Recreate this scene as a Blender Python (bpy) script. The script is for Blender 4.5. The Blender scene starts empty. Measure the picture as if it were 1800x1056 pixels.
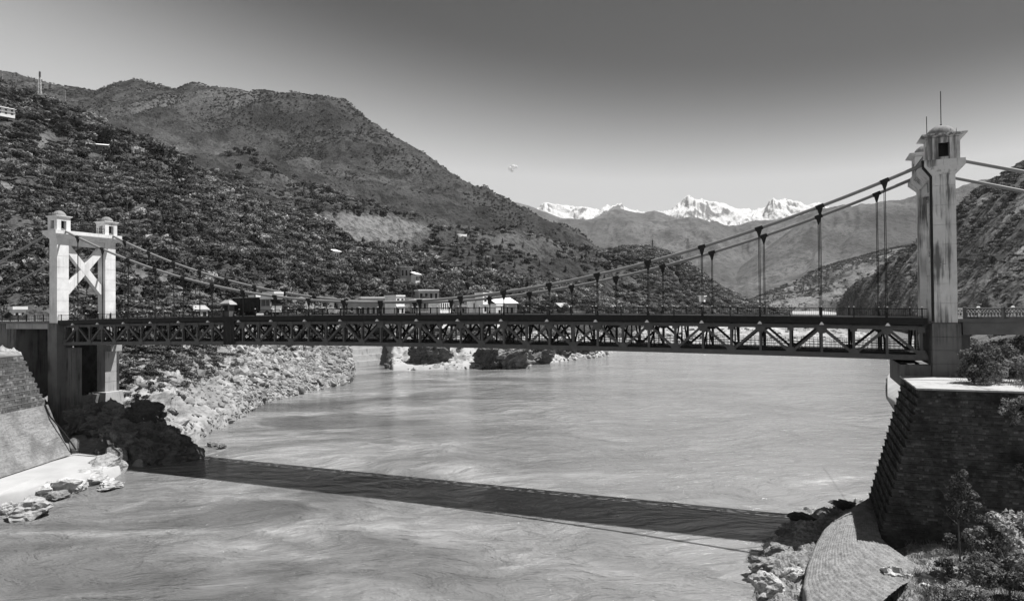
import bpy, bmesh, math, random
import numpy as np
from mathutils import Vector, Matrix
from math import radians, sin, cos, pi, sqrt

S = bpy.context.scene
COL = S.collection
rng = np.random.default_rng(7)
random.seed(7)

# ------------------------------------------------------------------ camera
CAMZ = 23.6
FPX = 1226.0
PITCH = math.atan(16.3 / FPX)
ROLL = 0.0085
cam_d = bpy.data.cameras.new('camera')
cam = bpy.data.objects.new('camera', cam_d)
COL.objects.link(cam)
S.camera = cam
cam_d.sensor_width = 36.0
cam_d.lens = FPX / 1800.0 * 36.0
cam_d.clip_start = 0.5
cam_d.clip_end = 60000.0
fwd = Vector((0, cos(PITCH), sin(PITCH)))
r0 = Vector((1, 0, 0))
u0 = r0.cross(fwd)
right = r0 * cos(ROLL) - u0 * sin(ROLL)
upv = u0 * cos(ROLL) + r0 * sin(ROLL)
M = Matrix((right, upv, -fwd)).transposed().to_4x4()
M.translation = Vector((0, 0, CAMZ))
cam.matrix_world = M
CAM = Vector((0, 0, CAMZ))

# ------------------------------------------------------------------ sky, sun, exposure
SUNV = Vector((0.4814, 0.1109, 1.0)).normalized()
EL = math.asin(SUNV.z)
AZ = math.atan2(SUNV.x, SUNV.y)
world = bpy.data.worlds.new('World')
S.world = world
world.use_nodes = True
nt = world.node_tree
bg = nt.nodes['Background']
sky = nt.nodes.new('ShaderNodeTexSky')
sky.sky_type = 'NISHITA'
sky.sun_disc = False
sky.sun_elevation = EL
sky.sun_rotation = AZ
sky.altitude = 600
sky.air_density = 1.0
sky.dust_density = 1.2
sky.ozone_density = 1.0
# a black-and-white photograph through a red filter: only the sky's red light counts
sep = nt.nodes.new('ShaderNodeSeparateColor')
nt.links.new(sky.outputs[0], sep.inputs[0])
tc = nt.nodes.new('ShaderNodeTexCoord')
sx = nt.nodes.new('ShaderNodeSeparateXYZ')
nt.links.new(tc.outputs['Generated'], sx.inputs[0])
def wmath(op, a, b=None, c=None):
    n = nt.nodes.new('ShaderNodeMath'); n.operation = op
    for i, v in enumerate((a, b, c)):
        if v is None: continue
        if isinstance(v, (int, float)): n.inputs[i].default_value = v
        else: nt.links.new(v, n.inputs[i])
    return n.outputs[0]
# the filter deepens the upper sky: pale along the horizon, darkest high up over the valley
dp = nt.nodes.new('ShaderNodeVectorMath'); dp.operation = 'DOT_PRODUCT'
nt.links.new(tc.outputs['Generated'], dp.inputs[0])
dp.inputs[1].default_value = (0.16, 0.25, 0.955)
mr = nt.nodes.new('ShaderNodeMapRange'); mr.interpolation_type = 'SMOOTHSTEP'
nt.links.new(dp.outputs['Value'], mr.inputs[0])
mr.inputs[1].default_value = 0.36; mr.inputs[2].default_value = 0.585
mr.inputs[3].default_value = 1.0;  mr.inputs[4].default_value = 0.09
lum = wmath('MULTIPLY', sep.outputs[0], mr.outputs[0])
lum = wmath('MINIMUM', wmath('MULTIPLY', lum, 1.12), 2.35)
nt.links.new(lum, bg.inputs[0])
bg.inputs[1].default_value = 0.15

sun_d = bpy.data.lights.new('sun', 'SUN')
sun_d.energy = 5.0
sun_d.angle = radians(0.5)
sun_d.color = (1, 0.99, 0.98)
sun = bpy.data.objects.new('sun', sun_d)
COL.objects.link(sun)
sun.rotation_euler = (-SUNV).to_track_quat('-Z', 'Y').to_euler()
sun.location = (300, 80, 400)

S.view_settings.view_transform = 'Standard'
S.view_settings.look = 'None'
S.view_settings.exposure = 0.80
S.view_settings.gamma = 1.0
S.view_settings.use_curve_mapping = False
S.render.engine = 'CYCLES'
S.cycles.max_bounces = 5
S.cycles.diffuse_bounces = 2
S.cycles.glossy_bounces = 2
S.cycles.transparent_max_bounces = 6
S.cycles.volume_bounces = 0

# ------------------------------------------------------------------ image <-> world helpers (photo is 1800 x 1056)
def ray(px, py):
    return (right * (px - 900) / FPX - upv * (py - 528) / FPX + fwd)
def at(px, py, d):            # point seen at a pixel of the photo, d metres ahead
    r = ray(px, py)
    return CAM + r * (d / r.y)
def atz(px, py, z):           # point seen at a pixel on the level z
    r = ray(px, py)
    return CAM + r * ((z - CAMZ) / r.z)
def atd(px, d, z):            # ground point at level z, d metres ahead in the direction of px
    py = 544
    for _ in range(6):
        p = at(px, py, d)
        py -= (z - p.z) * FPX / d
    return at(px, py, d)

# ------------------------------------------------------------------ noise
_perm = np.random.default_rng(11).permutation(4096)
def _h(ix, iy, seed):
    return _perm[(_perm[(ix + seed * 17) % 4096] + iy) % 4096] / 4095.0
def vnoise(x, y, seed=0):
    ix = np.floor(x).astype(int); iy = np.floor(y).astype(int)
    fx = x - ix; fy = y - iy
    fx = fx * fx * fx * (fx * (fx * 6 - 15) + 10); fy = fy * fy * fy * (fy * (fy * 6 - 15) + 10)
    a = _h(ix, iy, seed); b = _h(ix + 1, iy, seed); c = _h(ix, iy + 1, seed); d = _h(ix + 1, iy + 1, seed)
    return (a + (b - a) * fx) * (1 - fy) + (c + (d - c) * fx) * fy
def fbm(x, y, oct=5, seed=0, ridged=False, gain=0.5):
    s = 0; a = 1; t = 0
    for o in range(oct):
        n = vnoise(x, y, seed + o * 3) * 2 - 1
        if ridged: n = 1 - 2 * np.abs(n)
        s = s + a * n; t += a; a *= gain; x = x * 2.03 + 3.1; y = y * 2.03 + 1.7
    return s / t

# ------------------------------------------------------------------ materials (everything is grey: the photograph is black and white)
def new_mat(name):
    m = bpy.data.materials.new(name); m.use_nodes = True
    return m, m.node_tree, m.node_tree.nodes['Principled BSDF']
def nd(nt, t, **kw):
    n = nt.nodes.new(t)
    for k, v in kw.items():
        if k.startswith('i'):
            key = k[1:]
            key = int(key) if key.isdigit() else key
            n.inputs[key].default_value = v
        else: setattr(n, k, v)
    return n
def ramp(nt, src, stops):
    r = nt.nodes.new('ShaderNodeValToRGB')
    cr = r.color_ramp
    while len(cr.elements) < len(stops): cr.elements.new(0.5)
    for e, (p, v) in zip(cr.elements, stops):
        e.position = p; e.color = (v, v, v, 1)
    nt.links.new(src, r.inputs[0])
    return r.outputs[0]
def mixf(nt, fac, a, b, mode='MIX'):
    m = nt.nodes.new('ShaderNodeMix'); m.data_type = 'RGBA'; m.blend_type = mode
    for sock, v in ((m.inputs[0], fac), (m.inputs[6], a), (m.inputs[7], b)):
        if isinstance(v, (int, float)):
            sock.default_value = v if sock == m.inputs[0] else (v, v, v, 1)
        else: nt.links.new(v, sock)
    return m.outputs[2]
def coords(nt, scale=(1, 1, 1), kind='Object'):
    t = nt.nodes.new('ShaderNodeTexCoord'); mp = nt.nodes.new('ShaderNodeMapping')
    mp.inputs['Scale'].default_value = scale
    nt.links.new(t.outputs[kind], mp.inputs[0])
    return mp.outputs[0]
def noise(nt, vec, scale, detail=6, rough=0.6, dist=0.0):
    n = nd(nt, 'ShaderNodeTexNoise', iScale=scale, iDetail=detail, iRoughness=rough, iDistortion=dist)
    nt.links.new(vec, n.inputs['Vector'])
    return n.outputs[0]
def set_bump(nt, p, h, strength, dist):
    b = nd(nt, 'ShaderNodeBump', iStrength=strength, iDistance=dist)
    nt.links.new(h, b.inputs['Height'])
    nt.links.new(b.outputs[0], p.inputs['Normal'])

def mat_plain(name, v, rough=0.7, var=0.25, scale=1.5, bump=0.0, metal=0.0):
    m, t, p = new_mat(name)
    c = coords(t)
    n = noise(t, c, scale)
    col = ramp(t, n, [(0.3, v * (1 - var)), (0.7, v * (1 + var))])
    t.links.new(col, p.inputs['Base Color'])
    p.inputs['Roughness'].default_value = rough
    p.inputs['Metallic'].default_value = metal
    p.inputs['Specular IOR Level'].default_value = 0.15
    if bump: set_bump(t, p, noise(t, c, scale * 6), bump, 0.05)
    return m

def mat_concrete(name, v, streak=0.5, lift=2.0, rough=0.85):
    m, t, p = new_mat(name)
    c = coords(t)
    base = ramp(t, noise(t, c, 0.7, 8, 0.65), [(0.25, v * 0.78), (0.75, v * 1.06)])
    cs = coords(t, (2.6, 2.6, 0.10))
    st = noise(t, cs, 1.0, 7, 0.7)
    big = noise(t, coords(t, (0.35, 0.35, 0.22)), 1.0, 3, 0.5)
    mul = nd(t, 'ShaderNodeMath', operation='MULTIPLY'); t.links.new(st, mul.inputs[0]); t.links.new(big, mul.inputs[1])
    mask = ramp(t, mul.outputs[0], [(0.25, 0.0), (0.25 + 0.16 / max(streak, 0.1), 1.0)])
    col = mixf(t, mask, base, v * 0.22)
    blotch = ramp(t, noise(t, c, 3.0, 5, 0.7), [(0.62, 0.0), (0.75, 0.35 * min(streak, 1))])
    col = mixf(t, blotch, col, v * 0.3)
    t.links.new(col, p.inputs['Base Color'])
    p.inputs['Roughness'].default_value = rough
    p.inputs['Specular IOR Level'].default_value = 0.2
    set_bump(t, p, noise(t, c, 9, 6, 0.7), 0.25, 0.04)
    return m

def mat_stone(name, v, bw=0.7, bh=0.35, mortar=0.5, dark=0.4, light_mortar=1.0):
    m, t, p = new_mat(name)
    g = nd(t, 'ShaderNodeNewGeometry')
    c = coords(t)
    n1 = noise(t, c, 0.35, 8, 0.7)
    n2 = noise(t, c, 5.0, 8, 0.7)
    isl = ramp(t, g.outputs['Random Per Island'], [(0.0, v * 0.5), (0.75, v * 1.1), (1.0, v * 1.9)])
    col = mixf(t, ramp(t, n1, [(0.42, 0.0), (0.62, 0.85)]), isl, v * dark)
    col = mixf(t, ramp(t, n2, [(0.5, 0.0), (0.7, 0.6)]), col, v * 0.4)
    t.links.new(col, p.inputs['Base Color'])
    p.inputs['Roughness'].default_value = 0.95
    p.inputs['Specular IOR Level'].default_value = 0.1
    set_bump(t, p, n2, 0.7, 0.08)
    return m

def mat_rock(name, v, scale=0.25, contrast=0.7, strata=1.0):
    m, t, p = new_mat(name)
    c = coords(t, (1, 1, 1))
    # tilted bedding
    mp = nd(t, 'ShaderNodeMapping'); mp.inputs['Rotation'].default_value = (0.5, 0.7, 0.3); mp.inputs['Scale'].default_value = (0.35, 0.35, 2.2)
    t.links.new(c, mp.inputs[0])
    s = noise(t, mp.outputs[0], scale * 2.5, 9, 0.72, 0.6)
    n = noise(t, c, scale * 4, 10, 0.7)
    big = noise(t, c, scale * 0.5, 4, 0.6)
    col = ramp(t, s, [(0.30, v * (1 - contrast)), (0.5, v), (0.7, v * 1.25)])
    col = mixf(t, ramp(t, n, [(0.5, 0.0), (0.68, 0.7)]), col, v * (1 - contrast) * 0.8)
    col = mixf(t, ramp(t, big, [(0.42, 0.0), (0.62, 0.75)]), col, v * 0.45)
    oi = nd(t, 'ShaderNodeObjectInfo')
    col = mixf(t, 1.0, col, ramp(t, oi.outputs['Random'], [(0.0, 0.5), (0.5, 0.95), (1.0, 1.2)]), 'MULTIPLY')
    t.links.new(col, p.inputs['Base Color'])
    p.inputs['Roughness'].default_value = 0.95
    p.inputs['Specular IOR Level'].default_value = 0.15
    h = mixf(t, 0.5, s, n)
    set_bump(t, p, h, 0.9, 0.5)
    return m

def mat_terrain(name, grass, bare, dark, s1, s2, bump_d, patch=True):
    """hillside ground: dry grass, bare stony patches, scrub too small to be built"""
    m, t, p = new_mat(name)
    c = coords(t)
    a = noise(t, c, s1, 8, 0.62)
    b = noise(t, c, s2, 8, 0.7, 0.4)
    f = noise(t, c, s2 * 6, 4, 0.7)
    col = ramp(t, a, [(0.36, grass * 0.6), (0.62, grass * 1.35)])
    col = mixf(t, ramp(t, b, [(0.47, 0.0), (0.60, 0.9)]), col, dark)
    col = mixf(t, ramp(t, f, [(0.50, 0.0), (0.62, 0.8)]), col, dark * 0.7)
    if patch:
        at_ = nd(t, 'ShaderNodeAttribute', attribute_name='bare')
        mm = nd(t, 'ShaderNodeMath', operation='MULTIPLY'); t.links.new(at_.outputs['Fac'], mm.inputs[0])
        t.links.new(ramp(t, f, [(0.38, 1.0), (0.62, 0.25)]), mm.inputs[1])
        col = mixf(t, mm.outputs[0], col, bare)
    t.links.new(col, p.inputs['Base Color'])
    p.inputs['Roughness'].default_value = 1.0
    p.inputs['Specular IOR Level'].default_value = 0.0
    set_bump(t, p, mixf(t, 0.5, b, f), 0.9, bump_d)
    return m

def mat_leaf(name, v, var=0.6, trans=0.25):
    m, t, p = new_mat(name)
    g = nd(t, 'ShaderNodeNewGeometry')
    oi = nd(t, 'ShaderNodeObjectInfo')
    a = ramp(t, g.outputs['Random Per Island'], [(0.0, v * (1 - var)), (1.0, v * (1 + var))])
    b = ramp(t, oi.outputs['Random'], [(0.0, 0.45), (0.6, 0.95), (0.9, 1.6), (1.0, 2.2)])
    col = mixf(t, 1.0, a, b, 'MULTIPLY')
    t.links.new(col, p.inputs['Base Color'])
    p.inputs['Roughness'].default_value = 0.7
    p.inputs['Specular IOR Level'].default_value = 0.15
    tr = nd(t, 'ShaderNodeBsdfTranslucent'); t.links.new(col, tr.inputs[0])
    mx = nd(t, 'ShaderNodeMixShader'); mx.inputs[0].default_value = trans
    t.links.new(p.outputs[0], mx.inputs[1]); t.links.new(tr.outputs[0], mx.inputs[2])
    t.links.new(mx.outputs[0], t.nodes['Material Output'].inputs[0])
    return m

MT = {}
MT['white'] = mat_concrete('painted_concrete', 0.74, 0.35)
MT['weathered'] = mat_concrete('weathered_concrete', 0.62, 1.7)
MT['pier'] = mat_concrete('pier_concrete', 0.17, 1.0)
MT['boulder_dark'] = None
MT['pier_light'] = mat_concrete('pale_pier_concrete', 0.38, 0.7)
MT['dome'] = mat_concrete('dome_concrete', 0.22, 0.6)
MT['steel'] = mat_plain('truss_paint', 0.10, 0.55, 0.18, 2.0)
MT['dark_steel'] = mat_plain('dark_steel', 0.02, 0.6, 0.3, 2.0)
MT['black'] = mat_plain('black_fittings', 0.02, 0.5, 0.2)
MT['cable'] = mat_plain('cable_paint', 0.22, 0.5, 0.1, 0.4)
MT['white_paint'] = mat_plain('white_paint', 0.78, 0.5, 0.06)
MT['asphalt'] = mat_plain('asphalt', 0.06, 0.9, 0.2, 3)
MT['plaster'] = mat_plain('white_plaster', 0.80, 0.9, 0.12, 0.4)
MT['plaster_grey'] = mat_plain('grey_plaster', 0.30, 0.9, 0.2, 0.4)
MT['roof_tin'] = mat_plain('tin_roof', 0.34, 0.6, 0.25, 0.6)
MT['roof_dark'] = mat_plain('dark_roof', 0.12, 0.8, 0.25, 0.6)
MT['glass'] = mat_plain('window_glass', 0.02, 0.1, 0.1)
MT['bark'] = mat_plain('bark', 0.10, 0.9, 0.3, 2.0)
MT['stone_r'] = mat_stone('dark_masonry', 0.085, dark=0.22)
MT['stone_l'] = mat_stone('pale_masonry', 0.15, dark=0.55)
MT['rock'] = mat_rock('bank_rock', 0.30, 0.3, 0.8)
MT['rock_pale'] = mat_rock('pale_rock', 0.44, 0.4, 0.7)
MT['boulder'] = mat_rock('boulder_stone', 0.30, 0.8, 0.65)
MT['shore'] = mat_rock('shore_rock', 0.50, 0.8, 0.9)
MT['boulder_dark'] = mat_rock('dark_shade_rock', 0.16, 0.5, 0.7)  # dark outcrop rock; on boulders under the bridge its low tone paints in shade
MT['sand'] = mat_plain('sand', 0.33, 1.0, 0.12, 0.25, 0.3)
MT['apron'] = mat_rock('stone_pitching', 0.25, 1.1, 0.6)
MT['leaf'] = mat_leaf('leaf_dark', 0.07)
MT['leaf_pale'] = mat_leaf('leaf_pale', 0.15)
MT['leaf_near'] = mat_leaf('leaf_near', 0.165, 0.65, 0.3)
MT['grass'] = mat_leaf('dry_grass', 0.2, 0.4, 0.3)

# ------------------------------------------------------------------ mesh helpers
class MB:
    def __init__(s): s.v = []; s.f = []; s.m = []
    def add(s, vs, fs, mi=0):
        o = len(s.v)
        s.v.extend([tuple(x) for x in vs]); s.f.extend([tuple(i + o for i in f) for f in fs]); s.m.extend([mi] * len(fs))
    def hexa(s, b, t, mi=0):
        """eight corners: bottom ring b (4, ccw), top ring t (4)"""
        s.add(list(b) + list(t), [(3, 2, 1, 0), (4, 5, 6, 7), (0, 1, 5, 4), (1, 2, 6, 5), (2, 3, 7, 6), (3, 0, 4, 7)], mi)
    def box(s, x0, x1, y0, y1, z0, z1, mi=0):
        s.hexa([(x0, y0, z0), (x1, y0, z0), (x1, y1, z0), (x0, y1, z0)], [(x0, y0, z1), (x1, y0, z1), (x1, y1, z1), (x0, y1, z1)], mi)
    def frustum(s, cx, cy, z0, w0, d0, z1, w1, d1, mi=0):
        s.hexa([(cx - w0 / 2, cy - d0 / 2, z0), (cx + w0 / 2, cy - d0 / 2, z0), (cx + w0 / 2, cy + d0 / 2, z0), (cx - w0 / 2, cy + d0 / 2, z0)],
               [(cx - w1 / 2, cy - d1 / 2, z1), (cx + w1 / 2, cy - d1 / 2, z1), (cx + w1 / 2, cy + d1 / 2, z1), (cx - w1 / 2, cy + d1 / 2, z1)], mi)
    def beam(s, p, q, w, h, side=(0, 1, 0), mi=0):
        """bar p-q, w wide along side, h deep across"""
        p = Vector(p); q = Vector(q); a = (q - p).normalized(); sd = Vector(side)
        sd = (sd - a * sd.dot(a)).normalized(); up = a.cross(sd)
        sd = sd * w / 2; up = up * h / 2
        s.hexa([p - sd - up, p + sd - up, p + sd + up, p - sd + up], [q - sd - up, q + sd - up, q + sd + up, q - sd + up], mi)
    def tube(s, pts, r, n=8, mi=0, cap=True):
        pts = [Vector(p) for p in pts]; rs = r if isinstance(r, (list, tuple)) else [r] * len(pts)
        vs = []; fs = []
        for i, p in enumerate(pts):
            a = (pts[min(i + 1, len(pts) - 1)] - pts[max(i - 1, 0)]).normalized()
            ref = Vector((0, 0, 1)) if abs(a.z) < 0.9 else Vector((1, 0, 0))
            x = a.cross(ref).normalized(); y = x.cross(a)
            for k in range(n):
                an = 2 * pi * k / n
                vs.append(p + (x * cos(an) + y * sin(an)) * rs[i])
        for i in range(len(pts) - 1):
            for k in range(n):
                k2 = (k + 1) % n
                fs.append((i * n + k, i * n + k2, (i + 1) * n + k2, (i + 1) * n + k))
        if cap:
            fs.append(tuple(range(n - 1, -1, -1))); fs.append(tuple((len(pts) - 1) * n + k for k in range(n)))
        s.add(vs, fs, mi)
    def dome(s, cx, cy, z, r, h, n=20, m=6, mi=0):
        vs = []; fs = []
        for j in range(m):
            a = (pi / 2) * j / m
            for k in range(n):
                b = 2 * pi * k / n
                vs.append((cx + r * cos(a) * cos(b), cy + r * cos(a) * sin(b), z + h * sin(a)))
        vs.append((cx, cy, z + h))
        for j in range(m - 1):
            for k in range(n):
                k2 = (k + 1) % n
                fs.append((j * n + k, j * n + k2, (j + 1) * n + k2, (j + 1) * n + k))
        for k in range(n): fs.append(((m - 1) * n + k, (m - 1) * n + (k + 1) % n, m * n))
        s.add(vs, fs, mi)
    def build(s, name, mats, parent=None, smooth=False):
        me = bpy.data.meshes.new(name)
        me.from_pydata(s.v, [], s.f)
        mats = mats if isinstance(mats, (list, tuple)) else [mats]
        for m in mats: me.materials.append(m)
        if len(mats) > 1: me.polygons.foreach_set('material_index', s.m)
        if smooth: me.polygons.foreach_set('use_smooth', [True] * len(s.f))
        me.update()
        return link(name, me, parent)
def link(name, me, parent=None):
    o = bpy.data.objects.new(name, me); COL.objects.link(o)
    if parent is not None: o.parent = parent
    return o
def tag(o, label=None, cat=None, group=None, kind=None):
    if label: o['label'] = label
    if cat: o['category'] = cat
    if group: o['group'] = group
    if kind: o['kind'] = kind
    return o
def empty(name, loc=(0, 0, 0), rz=0.0, label=None, cat=None, group=None):
    o = bpy.data.objects.new(name, None); COL.objects.link(o)
    o.location = loc; o.rotation_euler = (0, 0, rz); o.empty_display_size = 0.5
    return tag(o, label, cat, group)
def dup(o, parent=None):
    c = o.copy(); COL.objects.link(c)
    if parent is not None: c.parent = parent
    return c
def np_mesh(name, V, F, mats, smooth=True):
    """V (n,3) array, F (m,k) int array"""
    me = bpy.data.meshes.new(name)
    k = F.shape[1]
    me.vertices.add(len(V)); me.vertices.foreach_set('co', np.ascontiguousarray(V, dtype=np.float32).ravel())
    me.loops.add(F.size); me.loops.foreach_set('vertex_index', np.ascontiguousarray(F, dtype=np.int32).ravel())
    me.polygons.add(len(F)); me.polygons.foreach_set('loop_start', np.arange(0, F.size, k, dtype=np.int32))
    me.polygons.foreach_set('loop_total', np.full(len(F), k, dtype=np.int32))
    me.polygons.foreach_set('use_smooth', np.full(len(F), smooth))
    for m in (mats if isinstance(mats, (list, tuple)) else [mats]): me.materials.append(m)
    me.update(calc_edges=True); me.validate()
    return me

# ------------------------------------------------------------------ terrain sheets
def cols_grid(cols, nu, nv, back=None):
    """cols: {px: [(d, y or ('z', z)), ...]} same length; returns (nv,nu,3) world grid and the pixel column of each"""
    pxs = sorted(cols); K = len(cols[pxs[0]])
    ctrl = np.zeros((len(pxs), K, 3))
    for i, px in enumerate(pxs):
        for j, (d, y) in enumerate(cols[px]):
            p = atd(px, d, y[1]) if isinstance(y, tuple) else at(px, y, d)
            ctrl[i, j] = p
    pu = np.linspace(pxs[0], pxs[-1], nu)
    rows = np.zeros((K, nu, 3))
    for j in range(K):
        for a in range(3): rows[j, :, a] = np.interp(pu, pxs, ctrl[:, j, a])
    # along each column: monotone cubic through the control points, spaced by mean chord length
    seg = np.array([np.mean(np.linalg.norm(rows[j + 1] - rows[j], axis=1)) for j in range(K - 1)])
    s = np.concatenate([[0], np.cumsum(np.sqrt(seg))]); s /= s[-1]
    t = np.linspace(0, 1, nv)
    G = np.zeros((nv, nu, 3))
    for a in range(3):
        y = rows[:, :, a]
        dlt = (y[1:] - y[:-1]) / (s[1:] - s[:-1])[:, None]
        mslope = np.zeros_like(y)
        mslope[0] = dlt[0]; mslope[-1] = dlt[-1]
        prod = dlt[:-1] * dlt[1:]
        hm = np.where(prod > 0, 2 * prod / np.where(np.abs(dlt[:-1] + dlt[1:]) < 1e-9, 1, dlt[:-1] + dlt[1:]), 0)
        mslope[1:-1] = hm
        idx = np.clip(np.searchsorted(s, t, side='right') - 1, 0, K - 2)
        h = (s[idx + 1] - s[idx])[:, None]; x = ((t - s[idx]) / (s[idx + 1] - s[idx]))[:, None]
        G[:, :, a] = (y[idx] * (1 + 2 * x) * (1 - x) ** 2 + mslope[idx] * h * x * (1 - x) ** 2
                      + y[idx + 1] * x * x * (3 - 2 * x) + mslope[idx + 1] * h * x * x * (x - 1))
    return G, pu, s
def grid_mesh(name, G, mat, smooth=True):
    nv, nu = G.shape[:2]
    i = np.arange(nv * nu).reshape(nv, nu)
    F = np.stack([i[:-1, :-1], i[:-1, 1:], i[1:, 1:], i[1:, :-1]], -1).reshape(-1, 4)
    return np_mesh(name, G.reshape(-1, 3), F, mat, smooth)
def px_of(P):
    """photo pixel of world points (n,3)"""
    D = P - np.array(CAM)
    x = D @ np.array(right); y = D @ np.array(upv); z = D @ np.array(fwd)
    return 900 + FPX * x / z, 528 - FPX * y / z
def float_attr(me, name, vals):
    a = me.attributes.new(name, 'FLOAT', 'POINT'); a.data.foreach_set('value', np.ascontiguousarray(vals, dtype=np.float32).ravel())

def scatter(G, n, density=None, seed=1):
    """n random points on a grid sheet, weighted by area and density (nv-1,nu-1)"""
    r = np.random.default_rng(seed)
    A = G[:-1, :-1]; B = G[:-1, 1:]; C = G[1:, :-1]
    w = np.linalg.norm(np.cross(B - A, C - A), axis=-1)
    if density is not None: w = w * density
    w = w.ravel() / w.sum()
    k = r.choice(len(w), n, p=w)
    nu = G.shape[1] - 1
    i, j = k // nu, k % nu
    a, b = r.random((n, 1)), r.random((n, 1))
    D = G[1:, 1:]
    P = (A[i, j] * (1 - a) + B[i, j] * a) * (1 - b) + (C[i, j] * (1 - a) + D[i, j] * a) * b
    return P

# ------------------------------------------------------------------ foliage
def crown_mesh(name, mat, lobes, n, leaf, seed, flat=0.0, outward=1.0, droop=0.0):
    """leaf-sized faces spread through lobes [(x,y,z,rx,ry,rz)]"""
    r = np.random.default_rng(seed)
    L = np.array(lobes); vol = L[:, 3] * L[:, 4] * L[:, 5]
    k = r.choice(len(L), n, p=vol / vol.sum())
    d = r.normal(size=(n, 3)); d /= np.linalg.norm(d, axis=1)[:, None]
    rad = 0.55 + 0.5 * r.random((n, 1)) ** 0.6
    C = L[k, :3] + d * L[k, 3:] * rad
    nr = d * outward + r.normal(size=(n, 3)) * 0.38 + np.array([0, 0, 0.25])
    nr /= np.linalg.norm(nr, axis=1)[:, None]
    t = np.cross(nr, r.normal(size=(n, 3))); t /= np.linalg.norm(t, axis=1)[:, None]
    b = np.cross(nr, t)
    sz = leaf * (0.6 + 0.8 * r.random((n, 1)))
    V = np.stack([C - t * sz, C + b * sz * 0.6 - nr * sz * 0.15, C + t * sz, C - b * sz * 0.6 - nr * sz * 0.15], 1).reshape(-1, 3)
    F = np.arange(n * 4).reshape(n, 4)
    return np_mesh(name, V, F, mat, False)
def trunk_mesh(name, h, r, seed, limbs=4, lean=0.0, spread=0.5):
    rr = random.Random(seed); mb = MB()
    top = Vector((lean * h, 0, h))
    mb.tube([(0, 0, -0.6), (lean * h * 0.4, rr.uniform(-.1, .1) * r, h * 0.5), top], [r, r * 0.7, r * 0.3], 6)
    for i in range(limbs):
        a = 2 * pi * i / limbs + rr.random(); z = h * rr.uniform(0.35, 0.8)
        s0 = Vector((lean * z, 0, z)); l = h * spread * rr.uniform(0.6, 1)
        mb.tube([s0, s0 + Vector((cos(a) * l * .5, sin(a) * l * .5, l * .4)), s0 + Vector((cos(a) * l, sin(a) * l, l * .9))], [r * .45, r * .3, r * .1], 5)
    me = bpy.data.meshes.new(name); me.from_pydata(mb.v, [], mb.f); me.materials.append(MT['bark']); me.update()
    return me
def rand_lobes(seed, n, R, z0, h, rl):
    r = random.Random(seed); out = []
    for i in range(n):
        a = r.random() * 2 * pi; q = sqrt(r.random()) * R; z = z0 + h * r.random()
        k = rl * r.uniform(0.6, 1.2)
        out.append((q * cos(a), q * sin(a), z, k, k, k * r.uniform(0.6, 0.95)))
    return out
# unit-size far plants: about 1 m tall, scaled when placed
KIND = {}
def far_kind(key, crown, trunk): KIND[key] = (crown, trunk)
far_kind('bush', crown_mesh('bush_crown', MT['leaf'], rand_lobes(1, 5, .42, .25, .4, .36), 110, .13, 1), trunk_mesh('bush_stem', .5, .04, 1, 3))
far_kind('bush2', crown_mesh('bush_crown', MT['leaf_pale'], rand_lobes(2, 6, .5, .2, .35, .3), 110, .12, 2), trunk_mesh('bush_stem', .45, .04, 2, 3))
far_kind('tree', crown_mesh('tree_crown', MT['leaf'], rand_lobes(3, 8, .3, .4, .45, .2), 150, .085, 3), trunk_mesh('tree_trunk', .75, .025, 3, 4, .02, .35))
far_kind('tree2', crown_mesh('tree_crown', MT['leaf_pale'], rand_lobes(4, 7, .28, .45, .4, .22), 140, .085, 4), trunk_mesh('tree_trunk', .75, .025, 4, 4, -.03, .35))
far_kind('tall', crown_mesh('tall_crown', MT['leaf'], [(0, 0, .35 + .12 * i, .2 - .027 * i, .2 - .027 * i, .1) for i in range(6)], 120, .075, 5), trunk_mesh('tree_trunk', .9, .022, 5, 3, 0, .2))

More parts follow.
